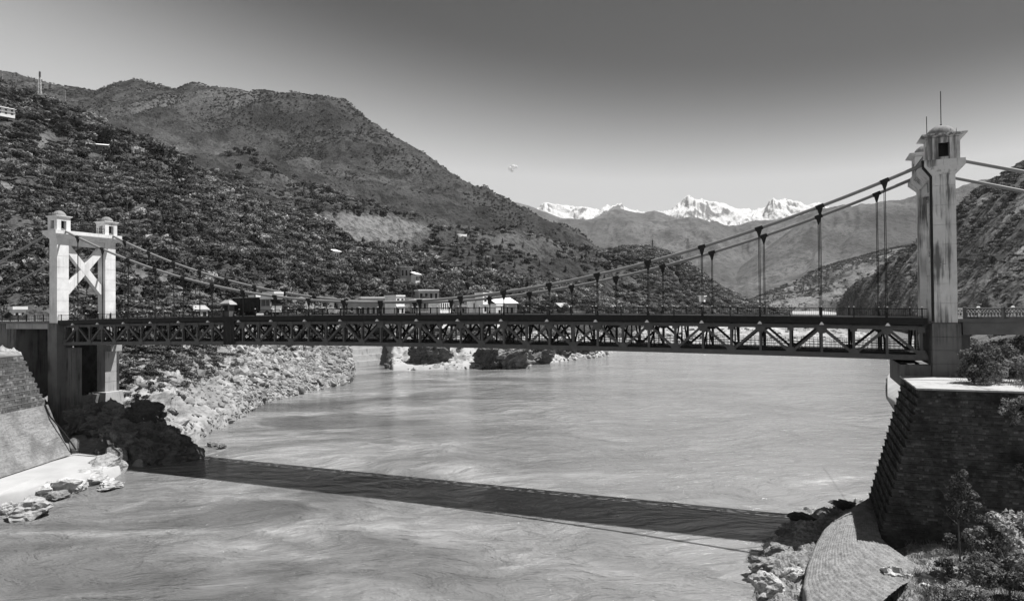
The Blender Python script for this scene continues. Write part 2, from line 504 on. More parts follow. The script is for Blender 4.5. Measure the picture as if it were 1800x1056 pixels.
LABELS = {}
PROTO = {}
def plant(key, p, h, rz, label, cat, group, wide=1.0, name=None):
    crown, trunk = KIND[key]
    nm = name or ('bush' if key.startswith('bush') else 'tree')
    o = empty(nm, p, rz, label, cat, group)
    o.scale = (h * wide, h * wide, h)
    c = link('crown', crown, o); link('trunk', trunk, o)
    PROTO.setdefault(key, c)
    return o
def gn_scatter(name, P, keys, scl, wide, label, seed=0, objs=None):
    """many instances as one object: points carrying a kind, a size and a turn"""
    n = len(P)
    r = np.random.default_rng(seed)
    kl = list(dict.fromkeys(keys))
    me = bpy.data.meshes.new(name); me.vertices.add(n); me.vertices.foreach_set('co', np.ascontiguousarray(P, dtype=np.float32).ravel())
    float_attr(me, 'size', scl); float_attr(me, 'wide', wide); float_attr(me, 'turn', r.random(n) * 6.283)
    ki = np.array([kl.index(k) for k in keys])
    a = me.attributes.new('kind_index', 'INT', 'POINT'); a.data.foreach_set('value', ki.astype(np.int32))
    o = link(name, me); tag(o, label, None, None, 'stuff')
    g = bpy.data.node_groups.new(name, 'GeometryNodeTree')
    g.interface.new_socket('Geometry', in_out='INPUT', socket_type='NodeSocketGeometry')
    g.interface.new_socket('Geometry', in_out='OUTPUT', socket_type='NodeSocketGeometry')
    gi = g.nodes.new('NodeGroupInput'); go = g.nodes.new('NodeGroupOutput'); jn = g.nodes.new('GeometryNodeJoinGeometry')
    def na(nm, ty):
        x = g.nodes.new('GeometryNodeInputNamedAttribute'); x.data_type = ty; x.inputs[0].default_value = nm
        return x.outputs[0]
    sz = na('size', 'FLOAT'); wd = na('wide', 'FLOAT'); tn = na('turn', 'FLOAT'); kd = na('kind_index', 'INT')
    mul = g.nodes.new('ShaderNodeMath'); mul.operation = 'MULTIPLY'; g.links.new(sz, mul.inputs[0]); g.links.new(wd, mul.inputs[1])
    cs = g.nodes.new('ShaderNodeCombineXYZ'); g.links.new(mul.outputs[0], cs.inputs[0]); g.links.new(mul.outputs[0], cs.inputs[1]); g.links.new(sz, cs.inputs[2])
    cr = g.nodes.new('ShaderNodeCombineXYZ'); g.links.new(tn, cr.inputs[2])
    er = g.nodes.new('FunctionNodeEulerToRotation'); g.links.new(cr.outputs[0], er.inputs[0])
    m2p = g.nodes.new('GeometryNodeMeshToPoints'); g.links.new(gi.outputs[0], m2p.inputs[0])
    for i, k in enumerate(kl):
        cmp_ = g.nodes.new('FunctionNodeCompare'); cmp_.data_type = 'INT'; cmp_.operation = 'EQUAL'
        ins = [s for s in cmp_.inputs if s.type == 'INT']
        g.links.new(kd, ins[0]); ins[1].default_value = i
        oi = g.nodes.new('GeometryNodeObjectInfo'); oi.transform_space = 'ORIGINAL'
        oi.inputs[0].default_value = (objs or PROTO)[k]; oi.inputs[1].default_value = True
        ip = g.nodes.new('GeometryNodeInstanceOnPoints')
        g.links.new(m2p.outputs[0], ip.inputs['Points']); g.links.new(cmp_.outputs[0], ip.inputs['Selection'])
        g.links.new(oi.outputs['Geometry'], ip.inputs['Instance']); g.links.new(er.outputs[0], ip.inputs['Rotation']); g.links.new(cs.outputs[0], ip.inputs['Scale'])
        g.links.new(ip.outputs[0], jn.inputs[0])
    g.links.new(jn.outputs[0], go.inputs[0])
    md = o.modifiers.new('scatter', 'NODES'); md.node_group = g
    return o

# ------------------------------------------------------------------ rocks
def rock_mesh(name, mat, seed, sub=3, sx=1, sy=1, sz=1, rough=0.25, facets=14, strata=0.0):
    bm = bmesh.new(); bmesh.ops.create_icosphere(bm, subdivisions=sub, radius=1.0)
    V = np.array([v.co for v in bm.verts]); F = np.array([[v.index for v in f.verts] for f in bm.faces]); bm.free()
    r = np.random.default_rng(seed)
    N = r.normal(size=(facets, 3)); N /= np.linalg.norm(N, axis=1)[:, None]
    D = 0.55 + 0.4 * r.random(facets)
    # cut by random planes -> broken faces
    for nrm, dd in zip(N, D):
        ex = V @ nrm - dd
        V = V - np.where(ex > 0, ex, 0)[:, None] * nrm * 0.95
    nn = (fbm(V[:, 0] * 2.2 + V[:, 2] * 1.3 + seed, V[:, 1] * 2.2 - V[:, 2] * 1.1, 5, seed) * rough
          + fbm(V[:, 0] * 6 + V[:, 2] * 3, V[:, 1] * 6 + V[:, 2] * 2, 3, seed + 5, True) * rough * 0.35)
    V = V * (1 + nn)[:, None]
    if strata > 0:
        ax = np.array([0.35, 0.25, 0.9]); ax /= np.linalg.norm(ax)
        h = V @ ax
        st = np.floor(h * 7 + fbm(V[:, 0] * 2, V[:, 1] * 2, 2, seed)) 
        off = _perm[(st.astype(int) * 31 + seed * 7) % 4096] / 4095.0 - 0.5
        V = V * (1 + off * strata)[:, None]
    V = V * np.array([sx, sy, sz])
    return np_mesh(name, V, F, mat, False)
def small_rock(name, mat, seed):
    r = random.Random(seed); bm = bmesh.new()
    for i in range(16):
        v = Vector((r.gauss(0, 1), r.gauss(0, 1), r.gauss(0, 1))).normalized()
        bm.verts.new((v.x * 0.6, v.y * 0.5, v.z * 0.38))
    bmesh.ops.convex_hull(bm, input=bm.verts)
    for v in [v for v in bm.verts if not v.link_faces]: bm.verts.remove(v)
    me = bpy.data.meshes.new(name); bm.to_mesh(me); bm.free(); me.materials.append(mat); me.update()
    return me
ROCKS = [small_rock('boulder', MT['boulder'], s) for s in range(6)]
#@@SETTING
# ------------------------------------------------------------------ water and valley floor
def mat_water():
    m, t, p = new_mat('silty_water')
    c = coords(t)
    # warped coordinates: the current swings and boils
    wob = nd(t, 'ShaderNodeTexNoise', iScale=0.018, iDetail=4.0, iRoughness=0.55); t.links.new(c, wob.inputs['Vector'])
    addv = nd(t, 'ShaderNodeVectorMath', operation='MULTIPLY_ADD'); addv.inputs[1].default_value = (34, 34, 0)
    t.links.new(wob.outputs['Color'], addv.inputs[0]); t.links.new(c, addv.inputs[2])
    def streaks(rot, sx, sy, det, rough, dist=0.3):
        mp = nd(t, 'ShaderNodeMapping'); mp.inputs['Rotation'].default_value = (0, 0, radians(rot)); mp.inputs['Scale'].default_value = (sx, sy, 1)
        t.links.new(addv.outputs[0], mp.inputs[0])
        return noise(t, mp.outputs[0], 1.0, det, rough, dist)
    silt_sheen = streaks(-32, 0.034, 0.062, 5, 0.55, 0.7)
    chop = streaks(-24, 0.16, 0.40, 4, 0.55, 0.2)
    fine = streaks(-20, 1.2, 2.6, 4, 0.6)
    big = noise(t, c, 0.011, 3, 0.5)
    col = ramp(t, silt_sheen, [(0.38, 0.07), (0.5, 0.17), (0.62, 0.29)])  # sky reflections on the ripples, put into the silt colour as patches
    col = mixf(t, ramp(t, chop, [(0.42, 0.5), (0.58, 0.0)]), col, 0.10)
    col = mixf(t, ramp(t, big, [(0.40, 0.0), (0.62, 0.5)]), col, 0.235)
    col = mixf(t, ramp(t, fine, [(0.66, 0.0), (0.80, 0.35)]), col, 0.30)
    # the current is broken along the left bank, smooth on the right, where paler colour paints in sky reflection
    sx_ = nd(t, 'ShaderNodeSeparateXYZ'); t.links.new(addv.outputs[0], sx_.inputs[0])
    cm = nd(t, 'ShaderNodeMapRange'); cm.interpolation_type = 'SMOOTHSTEP'; t.links.new(sx_.outputs[0], cm.inputs[0])
    cm.inputs[1].default_value = -10; cm.inputs[2].default_value = 70; cm.inputs[3].default_value = 0; cm.inputs[4].default_value = .72
    col = mixf(t, cm.outputs[0], col, 0.235)
    t.links.new(col, p.inputs['Base Color'])
    p.inputs['Roughness'].default_value = 0.13
    p.inputs['IOR'].default_value = 1.33
    p.inputs['Specular IOR Level'].default_value = 0.24
    h = mixf(t, 0.45, silt_sheen, chop)
    b1 = nd(t, 'ShaderNodeBump', iStrength=1.0, iDistance=3.6); t.links.new(h, b1.inputs['Height'])
    b2 = nd(t, 'ShaderNodeBump', iStrength=0.8, iDistance=0.25); t.links.new(fine, b2.inputs['Height']); t.links.new(b1.outputs[0], b2.inputs['Normal'])
    t.links.new(b2.outputs[0], p.inputs['Normal'])
    return m
mb = MB()
N = 40
xs = np.linspace(-600, 2600, N); ys = np.concatenate([np.linspace(-60, 700, 26), np.linspace(800, 6000, 14)])
V = np.array([(x, y, -1.1) for y in ys for x in xs]).reshape(len(ys), N, 3)
water = link('river', grid_mesh('river', V, mat_water(), True)); tag(water, 'wide pale silty river flowing under the bridge', None, None, 'structure')
mb = MB(); mb.add([(-5000, -300, -4), (11000, -300, -4), (11000, 17500, -4), (-5000, 17500, -4)], [(0, 1, 2, 3)])
vf = mb.build('ground', mat_plain('valley_ground', 0.12, 1.0)); tag(vf, 'valley ground beneath river and hills', None, None, 'structure')

# ------------------------------------------------------------------ hills
MT['hill_near'] = mat_terrain('scrub_slope', 0.085, 0.19, 0.025, 0.02, 0.10, 1.5)
MT['hill_mid'] = mat_terrain('dry_mountainside', 0.066, 0.18, 0.025, 0.006, 0.03, 8.0)
MT['hill_dark'] = mat_terrain('dark_gullied_slope', 0.15, 0.28, 0.04, 0.008, 0.03, 5.0)
MT['hill_far'] = mat_terrain('far_mountainside', 0.10, 0.15, 0.06, 0.0012, 0.005, 25.0)
MT['bank'] = mat_rock('stony_bank', 0.30, 0.16, 0.85)

def interp_cols(ridge, rows, extra=0):
    """ridge {px: y}, rows: list of ({px:d}, {px:y or None}, {px:z or None}); last row is the ridge distance"""
    out = {}
    for px in sorted(ridge):
        col = []
        for dd, yy, zz in rows:
            d = float(np.interp(px, sorted(dd), [dd[k] for k in sorted(dd)]))
            if yy == 'ridge': col.append((d, ridge[px]))
            elif yy is not None: col.append((d, float(np.interp(px, sorted(yy), [yy[k] for k in sorted(yy)]))))
            else: col.append((d, ('z', float(np.interp(px, sorted(zz), [zz[k] for k in sorted(zz)])))))
        out[px] = col
    return out
def relief(G, pu, amp, gf, gv, fine, lam, seed, vridge, ridge_keep=0.25, taper0=0.1):
    """spurs and gullies that run askew down the slope, then finer broken relief"""
    nv, nu = G.shape[:2]
    v = np.linspace(0, 1, nv)[:, None]
    X, Y = G[:, :, 0], G[:, :, 1]
    wx = X + fbm(X / (lam * 1.5), Y / (lam * 1.5), 3, seed + 9) * lam * 0.6
    wy = Y + fbm(X / (lam * 1.5), Y / (lam * 1.5), 3, seed + 13) * lam * 0.6
    a = 0.55
    p = (wx * cos(a) - wy * sin(a)); q = (wx * sin(a) + wy * cos(a))
    gl = fbm(p / (lam * 1.1), q / (lam * 2.6), 5, seed, True, 0.5)
    fn = fbm(X / (lam * .3), Y / (lam * .3), 6, seed + 4, False, 0.58) + .9 * fbm(p / (lam * .33), q / (lam * .8), 5, seed + 21, True, 0.55)
    w = np.minimum(1, np.minimum(v / taper0, 1)) * np.where(v < vridge, 1 - (1 - ridge_keep) * np.clip(1 - (vridge - v) / 0.25, 0, 1) ** 2, ridge_keep)
    H = G.copy(); H[:, :, 2] += (gl * amp + fn * fine * .6) * w
    return H
def add_back(cols, d_add, z_drop):
    for px in cols:
        d, y = cols[px][-1]
        z = y[1] if isinstance(y, tuple) else at(px, y, d).z
        cols[px].append((d + d_add, ('z', max(z - z_drop, -2))))
    return cols

HILL = {}
# left bank and the wooded hillside above it
lb = {
 -260: [(96, ('z', 16)), (104, ('z', 16.8)), (125, ('z', 17.5)), (150, ('z', 19)), (165, ('z', 22)), (280, 450), (470, 280), (700, 92)],
 -60: [(100, ('z', 16)), (108, ('z', 16.8)), (125, ('z', 17.2)), (148, ('z', 18)), (157, ('z', 21.8)), (265, 452), (455, 305), (692, 150)],
 0: [(107, ('z', 16)), (112, ('z', 16.8)), (125, ('z', 17)), (149, ('z', 18)), (154, ('z', 21.5)), (260, 450), (450, 310), (690, 166)],
 32: [(111, ('z', 16)), (114, ('z', 16.6)), (122, ('z', 16)), (149, ('z', 12)), (154, ('z', 21.5)), (260, 452), (450, 318), (684, 184)],
 48: [(113, ('z', 6)), (117, ('z', 8)), (128, ('z', 8.3)), (149, ('z', 9)), (154, ('z', 21.5)), (260, 453), (450, 321), (680, 190)],
 100: [(113, ('z', -1.5)), (118, ('z', 1.5)), (128, ('z', 6)), (147, ('z', 8.5)), (154, ('z', 20)), (260, 455), (450, 330), (670, 212)],
 125: [(112, ('z', -2.6)), (117, ('z', .5)), (127, ('z', 5)), (141, ('z', 8.3)), (172, ('z', 20.5)), (262, 456), (450, 336), (660, 222)],
 180: [(108, ('z', -2.6)), (114, ('z', .6)), (122, ('z', 3.6)), (138, ('z', 7.2)), (172, ('z', 20.5)), (265, 460), (450, 350), (642, 250)],
 250: [(106, ('z', -2.6)), (111, ('z', 2.0)), (123, ('z', 5)), (142, ('z', 9.5)), (178, ('z', 21.5)), (272, 466), (440, 370), (615, 280)],
 300: [(115, ('z', -2.6)), (118, ('z', 1.2)), (131, ('z', 5)), (148, ('z', 9.5)), (192, ('z', 22)), (280, 470), (430, 385), (600, 306)],
 350: [(128, ('z', -2.6)), (132, ('z', 1)), (150, ('z', 5)), (172, ('z', 9.6)), (215, ('z', 22)), (296, 474), (430, 398), (570, 330)],
 410: [(150, ('z', -2.6)), (154, ('z', 1)), (175, ('z', 5.5)), (200, ('z', 10.5)), (245, ('z', 22)), (310, 482), (425, 415), (540, 358)],
 470: [(181, ('z', -2.6)), (186, ('z', 1)), (205, ('z', 5.2)), (228, ('z', 10)), (268, ('z', 21)), (325, 492), (425, 438), (520, 386)],
 550: [(205, ('z', -2.6)), (210, ('z', 1.2)), (228, ('z', 4)), (255, ('z', 8.5)), (300, ('z', 19.5)), (345, 505), (430, 460), (520, 415)],
 612: [(226, ('z', -2.6)), (232, ('z', 1)), (250, ('z', 4)), (275, ('z', 8)), (310, ('z', 18)), (352, 520), (438, 482), (520, 440)],
 618: [(268, ('z', -3)), (280, ('z', -2.9)), (306, ('z', -2.5)), (318, ('z', 9)), (326, ('z', 16)), (354, 522), (440, 485), (520, 446)],
 676: [(300, ('z', -3)), (308, ('z', -2.9)), (317, ('z', -2.5)), (322, ('z', 9)), (328, ('z', 16)), (356, 529), (440, 496), (520, 463)],
 690: [(276, ('z', -2.6)), (281, ('z', .6)), (290, ('z', 2)), (302, ('z', 6)), (322, ('z', 17)), (356, 530), (440, 497), (520, 465)],
 780: [(276, ('z', -2.6)), (281, ('z', .6)), (292, ('z', 2.2)), (306, ('z', 6)), (328, ('z', 16)), (360, 538), (440, 512), (520, 488)],
 900: [(286, ('z', -2.6)), (291, ('z', .6)), (301, ('z', 2.5)), (316, ('z', 7)), (338, ('z', 15)), (380, 545), (460, 527), (540, 508)],
 1050: [(338, ('z', -2.6)), (343, ('z', .6)), (352, ('z', 2)), (368, ('z', 6)), (392, ('z', 13)), (430, 552), (520, 540), (600, 527)],
 1110: [(420, ('z', -2)), (424, ('z', -.5)), (434, ('z', .5)), (450, ('z', 2)), (470, ('z', 5)), (500, ('z', 9)), (560, ('z', 12)), (650, ('z', 12))],
}
for px in lb:                       # shore and bank distances, from the level of the water
    if px >= 100: lb[px] = [(d * (1.045 if j < 4 else 1.03), y) for j, (d, y) in enumerate(lb[px])]
add_back(lb, 130, 25)
G, pu, s = cols_grid(lb, 620, 400)
vr = s[7]
nv, nu = G.shape[:2]
v = np.linspace(0, 1, nv)[:, None]
X, Y = G[:, :, 0], G[:, :, 1]
wb = np.clip((v - s[1]) / 0.05, 0, 1)
bankw = np.clip(1 - (v - s[4]) / 0.1, 0, 1)
st = fbm(X / 9 + Y / 30, Y / 9 - X / 40, 5, 3, True, 0.6)
G[:, :, 2] += wb * (bankw * (st * 1.1 + fbm(X / 2.2, Y / 2.2, 4, 8) * 0.6 + np.floor(fbm((X + Y * .6) / 5, (Y - X * .6) / 16, 4, 18) * 6) * .28) + (1 - bankw) * np.where(v < vr, 1, 0.5) * (fbm(X / 60, Y / 60, 5, 5, True) * 5 + fbm(X / 14, Y / 14, 4, 6) * 2.0))
G[:, :, 0] += wb * bankw * fbm(Y / 5 + 40, G[:, :, 2] / 2, 3, 21) * 1.0
me = grid_mesh('left_hillside', G, [MT['hill_near'], MT['bank'], MT['sand']])
# stony bank below, scrub above with a ragged limit
rowv = (np.arange(nv - 1) + .5) / (nv - 1)
PX, PY = px_of(G[:-1, :-1].reshape(-1, 3)); 
lim = s[3] + (s[4] - s[3]) * (0.45 + 0.5 * fbm(X[:-1, :-1] / 14, Y[:-1, :-1] / 14, 4, 14))
mi = (rowv[:, None] < lim).astype(np.int32)
mi = np.where((mi == 1) & ((pu[:-1] > 640) & (pu[:-1] < 1060))[None, :] & (fbm(X[:-1, :-1] / 8, Y[:-1, :-1] / 8, 3, 19) < .25), 2, mi)
me.polygons.foreach_set('material_index', mi.astype(np.int32).ravel())
bare = np.clip(fbm(X / 45, Y / 45, 4, 31) * 2.2 - 0.2, 0, 1)
float_attr(me, 'bare', bare)
me.update()
o = link('left_hillside', me); tag(o, 'scrubby hillside and stony bank on the left side of the river', None, None, 'structure')
HILL['left'] = (G, pu, s)

# the big dry mountain
ridge = {-300: 120, -100: 138, 0: 144, 60: 156, 130: 168, 165: 171, 200: 157, 235: 152, 275: 165, 310: 175, 345: 166, 400: 171, 440: 174, 480: 172, 520: 170, 560: 181, 600: 192,
         615: 207, 650: 237, 700: 267, 760: 297, 830: 337, 900: 367, 960: 399, 1020: 432, 1060: 447, 1120: 478}
mt = interp_cols(ridge, [
 ({0: 640, 300: 590, 450: 520, 600: 500, 900: 520, 1120: 640}, {-300: 330, 0: 340, 300: 425, 450: 458, 600: 482, 900: 540, 1120: 560}, None),
 ({0: 1000, 300: 900, 600: 800, 900: 800, 1120: 900}, {-300: 262, 0: 275, 300: 340, 600: 412, 900: 484, 1120: 530}, None),
 ({0: 1600, 300: 1500, 600: 1280, 900: 1150, 1120: 1200}, {-300: 190, 0: 212, 300: 248, 600: 312, 900: 428, 1120: 505}, None),
 ({-300: 2300, 300: 2200, 600: 1900, 900: 1600, 1120: 1500}, 'ridge', None)])
add_back(mt, 500, 180)
G, pu, s = cols_grid(mt, 520, 260)
G = relief(G, pu, 52, 1.3, 0.9, 30, 330, 40, s[3], 0.22, 0.06)
me = grid_mesh('mountain', G, MT['hill_mid'])
px_, py_ = px_of(G.reshape(-1, 3))
b = np.clip(1.25 - ((px_ - 640) / 125) ** 2 - ((py_ - 402 + (px_ - 640) * -0.05) / 27) ** 2, 0, 1) * 1.6
b = np.clip(b + 0.5 * fbm(G[:, :, 0].ravel() / 60, G[:, :, 1].ravel() / 60, 3, 77), 0, 1) * (b > 0.05)
b = np.maximum(b, np.clip(fbm(G[:, :, 0].ravel() / 260, G[:, :, 1].ravel() / 260, 4, 78) * 1.6 - .35, 0, .5))
float_attr(me, 'bare', b)
o = link('mountain', me); tag(o, 'big dry mountain with gullies rising behind the left bank', None, None, 'structure')
HILL['mountain'] = (G, pu, s)

# the wooded spur that runs down to the river in the middle
ridge = {950: 512, 1000: 486, 1040: 462, 1060: 452, 1090: 446, 1130: 442, 1160: 449, 1190: 461, 1215: 478, 1240: 497, 1262: 512, 1290: 525, 1320: 538, 1345: 548, 1370: 553, 1388: 557}
sp = interp_cols(ridge, [
 ({950: 430, 1100: 480, 1200: 580, 1300: 770, 1388: 1050}, None, {950: -2, 1388: -2}),
 ({950: 445, 1100: 495, 1200: 596, 1300: 785, 1388: 1060}, None, {950: 6, 1200: 5, 1388: 0}),
 ({950: 600, 1100: 700, 1200: 780, 1300: 920, 1388: 1090}, {950: 535, 1100: 500, 1160: 505, 1215: 520, 1262: 535, 1320: 548, 1388: 557.5}, None),
 ({950: 800, 1130: 900, 1250: 1000, 1388: 1120}, 'ridge', None)])
add_back(sp, 260, 40)
G, pu, s = cols_grid(sp, 200, 120)
G = relief(G, pu, 5, 2.0, 1.0, 5, 60, 51, s[3], 0.3, 0.1)
me = grid_mesh('wooded_spur', G, MT['hill_near']); float_attr(me, 'bare', np.clip(fbm(G[:, :, 0].ravel() / 70, G[:, :, 1].ravel() / 70, 4, 52) * 2 - .5, 0, 1))
o = link('wooded_spur', me); tag(o, 'wooded spur running down to the river bend', None, None, 'structure')
HILL['spur'] = (G, pu, s)

# gravel bar across the bend
gb = {}
for px, top in ((1090, 3), (1130, 9), (1200, 10), (1280, 10.5), (1350, 9.5), (1420, 8), (1480, 6), (1530, 0.5)):
    gb[px] = [(462, ('z', -2.6)), (474, ('z', min(1.5, top))), (520, ('z', top)), (580, ('z', top * .7)), (640, ('z', -2.6))]
G, pu, s = cols_grid(gb, 160, 60)
G[:, :, 2] += np.clip(np.linspace(0, 1, 60)[:, None] / .2, 0, 1) * np.clip((1 - np.linspace(0, 1, 60)[:, None]) / .2, 0, 1) * (fbm(G[:, :, 0] / 14, G[:, :, 1] / 14, 5, 61, True) * 1.6)
o = link('gravel_bar', grid_mesh('gravel_bar', G, MT['bank'])); tag(o, 'rocky gravel bar in the river bend', None, None, 'structure')
HILL['bar'] = (G, pu, s)
sb = {}
for px, a in ((1350, 0.2), (1385, 1), (1440, 1), (1490, .5), (1520, .1)):
    sb[px] = [(1500, ('z', -2.6)), (1540, ('z', 4 * a)), (1800, ('z', 12 * a)), (2100, ('z', 14 * a)), (2300, ('z', -2.6))]
G, pu, s = cols_grid(sb, 60, 20)
o = link('sandbank', grid_mesh('sandbank', G, MT['sand'])); tag(o, 'far white sandbank at the river bend', None, None, 'structure')
sb = {}
for px, a in ((1275, 0.2), (1292, 1), (1312, .8), (1340, .1)):
    sb[px] = [(690, ('z', -2.6)), (700, ('z', 6 * a)), (760, ('z', 12 * a)), (800, ('z', 12 * a)), (860, ('z', -2.6))]
G, pu, s = cols_grid(sb, 40, 20)
o = link('sandbank', grid_mesh('sandbank', G, MT['sand'])); tag(o, 'white sand patch at the foot of the wooded spur', None, None, 'structure')

# right side hills
ridge = {1470: 546, 1478: 540, 1492: 517, 1530: 490, 1580: 455, 1610: 434, 1680: 376, 1720: 346, 1800: 302, 1900: 255, 2150: 180}
rh = interp_cols(ridge, [
 ({1470: 1290, 1530: 900, 1610: 600, 1700: 430, 1800: 340, 2150: 250}, None, {1470: -2, 2150: -2}),
 ({1470: 1296, 1530: 912, 1610: 615, 1700: 445, 1800: 355, 2150: 262}, None, {1470: 2, 1530: 6, 2150: 12}),
 ({1470: 1305, 1530: 1010, 1610: 770, 1700: 620, 1800: 530, 2150: 420}, {1470: 546.5, 1492: 530, 1530: 515, 1610: 490, 1700: 458, 1800: 430, 2150: 330}, None),
 ({1470: 1320, 1530: 1150, 1610: 980, 1700: 870, 1800: 780, 2150: 620}, 'ridge', None)])
add_back(rh, 300, 60)
G, pu, s = cols_grid(rh, 300, 220)
G = relief(G, pu, 13, 2.2, 1.4, 10, 110, 71, s[3], 0.3, 0.1)
me = grid_mesh('dark_hillside', G, MT['hill_dark']); float_attr(me, 'bare', np.clip(fbm(G[:, :, 0].ravel() / 60, G[:, :, 1].ravel() / 60, 4, 72) * 2 - .35, 0, 1))
o = link('dark_hillside', me); tag(o, 'dark gullied hillside behind the right tower', None, None, 'structure')
HILL['right'] = (G, pu, s)
ridge = {1320: 530, 1350: 514, 1400: 496, 1450: 472, 1500: 457, 1550: 442, 1610: 433, 1700: 420, 1800: 400}
r2 = interp_cols(ridge, [
 ({1320: 1950, 1800: 1700}, None, {1320: -2, 1800: -2}),
 ({1320: 1980, 1800: 1720}, None, {1320: 6, 1800: 10}),
 ({1320: 2250, 1800: 2100}, {1320: 536, 1450: 512, 1610: 490, 1800: 470}, None),
 ({1320: 2600, 1800: 2500}, 'ridge', None)])
add_back(r2, 600, 120)
G, pu, s = cols_grid(r2, 160, 90)
G = relief(G, pu, 22, 2.0, 1.0, 14, 220, 81, s[3], 0.25, 0.1)
me = grid_mesh('middle_hill', G, MT['hill_dark']); float_attr(me, 'bare', np.clip(fbm(G[:, :, 0].ravel() / 90, G[:, :, 1].ravel() / 90, 4, 82) * 1.5, 0, .6))
o = link('middle_hill', me); tag(o, 'middle hill on the right beyond the river bend', None, None, 'structure')
HILL['mid_right'] = (G, pu, s)

def far_range(name, ridge, dbase, dr, ybase, amp, fine, lam, seed, label, mat=None, nu=360, nvv=110, rk=0.35, jag=0.0, gf=1.2):
    c = interp_cols(ridge, [({0: dbase}, {0: ybase}, None), ({0: dbase * .55 + dr * .45}, {0: ybase - 35}, None), ({0: dr}, 'ridge', None)])
    for px in c:   # keep the middle row between base and ridge
        d, _ = c[px][1]; c[px][1] = (d, c[px][0][1] * .55 + c[px][2][1] * .45)
    add_back(c, dr * .15, 300)
    G, pu, s = cols_grid(c, nu, nvv)
    G = relief(G, pu, amp, gf, 0.8, fine, lam, seed, s[2], rk, 0.08)
    if jag: G[:, :, 2] += fbm(G[:, :, 0] / 420, G[:, :, 1] / 700, 5, seed + 30, True, .6) * jag
    me = grid_mesh(name, G, mat or MT['hill_far']); float_attr(me, 'bare', np.clip(fbm(G[:, :, 0].ravel() / 500, G[:, :, 1].ravel() / 500, 4, seed + 3) * 1.4 - .1, 0, .7))
    o = link(name, me); tag(o, label, None, None, 'structure')
    return G
far_range('far_ridge', {1120: 545, 1230: 515, 1300: 470, 1360: 425, 1400: 396, 1430: 376, 1480: 365, 1512: 357, 1560: 362, 1610: 354, 1650: 347, 1700: 333, 1760: 314, 1800: 302, 2100: 240}, 3600, 5200, 545, 110, 60, 900, 91, 'far right ridge fading behind the right tower')
far_range('far_mountain', {980: 402, 1060: 396, 1090: 392, 1150: 396, 1230: 402, 1300: 404, 1350: 402, 1400: 396, 1440: 380, 1480: 372, 1560: 372, 1700: 360}, 4300, 6500, 548, 150, 70, 1100, 95, 'grey far mountain filling the end of the valley')
far_range('far_ridge', {820: 345, 880: 352, 915: 358, 930: 363, 950: 372, 985: 384, 1030: 390, 1060: 388, 1090: 380, 1130: 384, 1150: 378, 1180: 386, 1220: 392, 1260: 398, 1320: 396, 1370: 392, 1400: 398, 1460: 410}, 7000, 8800, 470, 170, 80, 1400, 99, 'hazy grey ridge below the snow peaks')
# snow peaks
def mat_snow():
    m, t, p = new_mat('snow_and_rock')
    g = nd(t, 'ShaderNodeNewGeometry'); sxyz = nd(t, 'ShaderNodeSeparateXYZ'); t.links.new(g.outputs['Normal'], sxyz.inputs[0])
    n = noise(t, coords(t), 0.0035, 8, 0.7)
    ad = nd(t, 'ShaderNodeMath', operation='MULTIPLY_ADD'); t.links.new(n, ad.inputs[0]); ad.inputs[1].default_value = 0.55; t.links.new(sxyz.outputs[2], ad.inputs[2])
    col = ramp(t, ad.outputs[0], [(0.86, 0.10), (1.0, 0.58)])
    t.links.new(col, p.inputs['Base Color']); p.inputs['Roughness'].default_value = 0.9
    set_bump(t, p, n, 1.0, 120)
    return m
far_range('snow_peaks', {840: 373, 900: 370, 925: 370, 942: 365, 958: 360, 975: 366, 1000: 368, 1020: 366, 1040: 367, 1070: 370, 1100: 374, 1120: 377, 1145: 380, 1165: 387, 1180: 387, 1192: 378, 1205: 371, 1218: 365, 1226: 368, 1238: 375,
    1260: 374, 1290: 375, 1320: 374, 1345: 368, 1365: 365, 1382: 361, 1400: 369, 1430: 373, 1460: 383, 1520: 391}, 11500, 14000, 440, 380, 90, 900, 103, 'white snow peaks on the horizon', mat_snow(), 520, 130, 0.45, 60, 4.0)

# right bank behind the near abutment
rb = {
 1560: [(184, ('z', -2.6)), (188, ('z', -.3)), (205, ('z', .3)), (232, ('z', .3)), (250, ('z', -1.5)), (300, ('z', -2))],
 1580: [(158, ('z', -2.6)), (162, ('z', .5)), (190, ('z', 1.8)), (240, ('z', 2)), (300, ('z', 2.5)), (380, ('z', -2.6))],
 1605: [(140, ('z', -2.6)), (148, ('z', 1.5)), (190, ('z', 4)), (240, ('z', 6)), (300, ('z', 8)), (420, ('z', 4))],
 1640: [(90, ('z', 3)), (105, ('z', 6)), (150, ('z', 8)), (220, ('z', 8)), (320, ('z', 8)), (440, ('z', 3))],
 1665: [(72, ('z', 15.9)), (82, ('z', 16.0)), (105, ('z', 14)), (180, ('z', 10)), (300, ('z', 9)), (440, ('z', 4))],
 1700: [(66, ('z', 16.0)), (78, ('z', 16.1)), (110, ('z', 15.5)), (180, ('z', 13)), (300, ('z', 12)), (440, ('z', 8))],
 1800: [(60, ('z', 16.05)), (75, ('z', 16.2)), (110, ('z', 17)), (180, ('z', 18)), (300, ('z', 18)), (420, ('z', 14))],
 2200: [(50, ('z', 16.1)), (75, ('z', 16.5)), (110, ('z', 18)), (180, ('z', 20)), (300, ('z', 22)), (400, ('z', 20))],
}
G, pu, s = cols_grid(rb, 200, 140)
w = np.clip(np.linspace(0, 1, 140)[:, None] / .25, 0, 1)
G[:, :, 2] += w * fbm(G[:, :, 0] / 10, G[:, :, 1] / 10, 5, 111) * 0.6
me = grid_mesh('right_bank', G, [MT['hill_near'], MT['sand']]); float_attr(me, 'bare', np.ones(G.shape[0] * G.shape[1]) * .8)
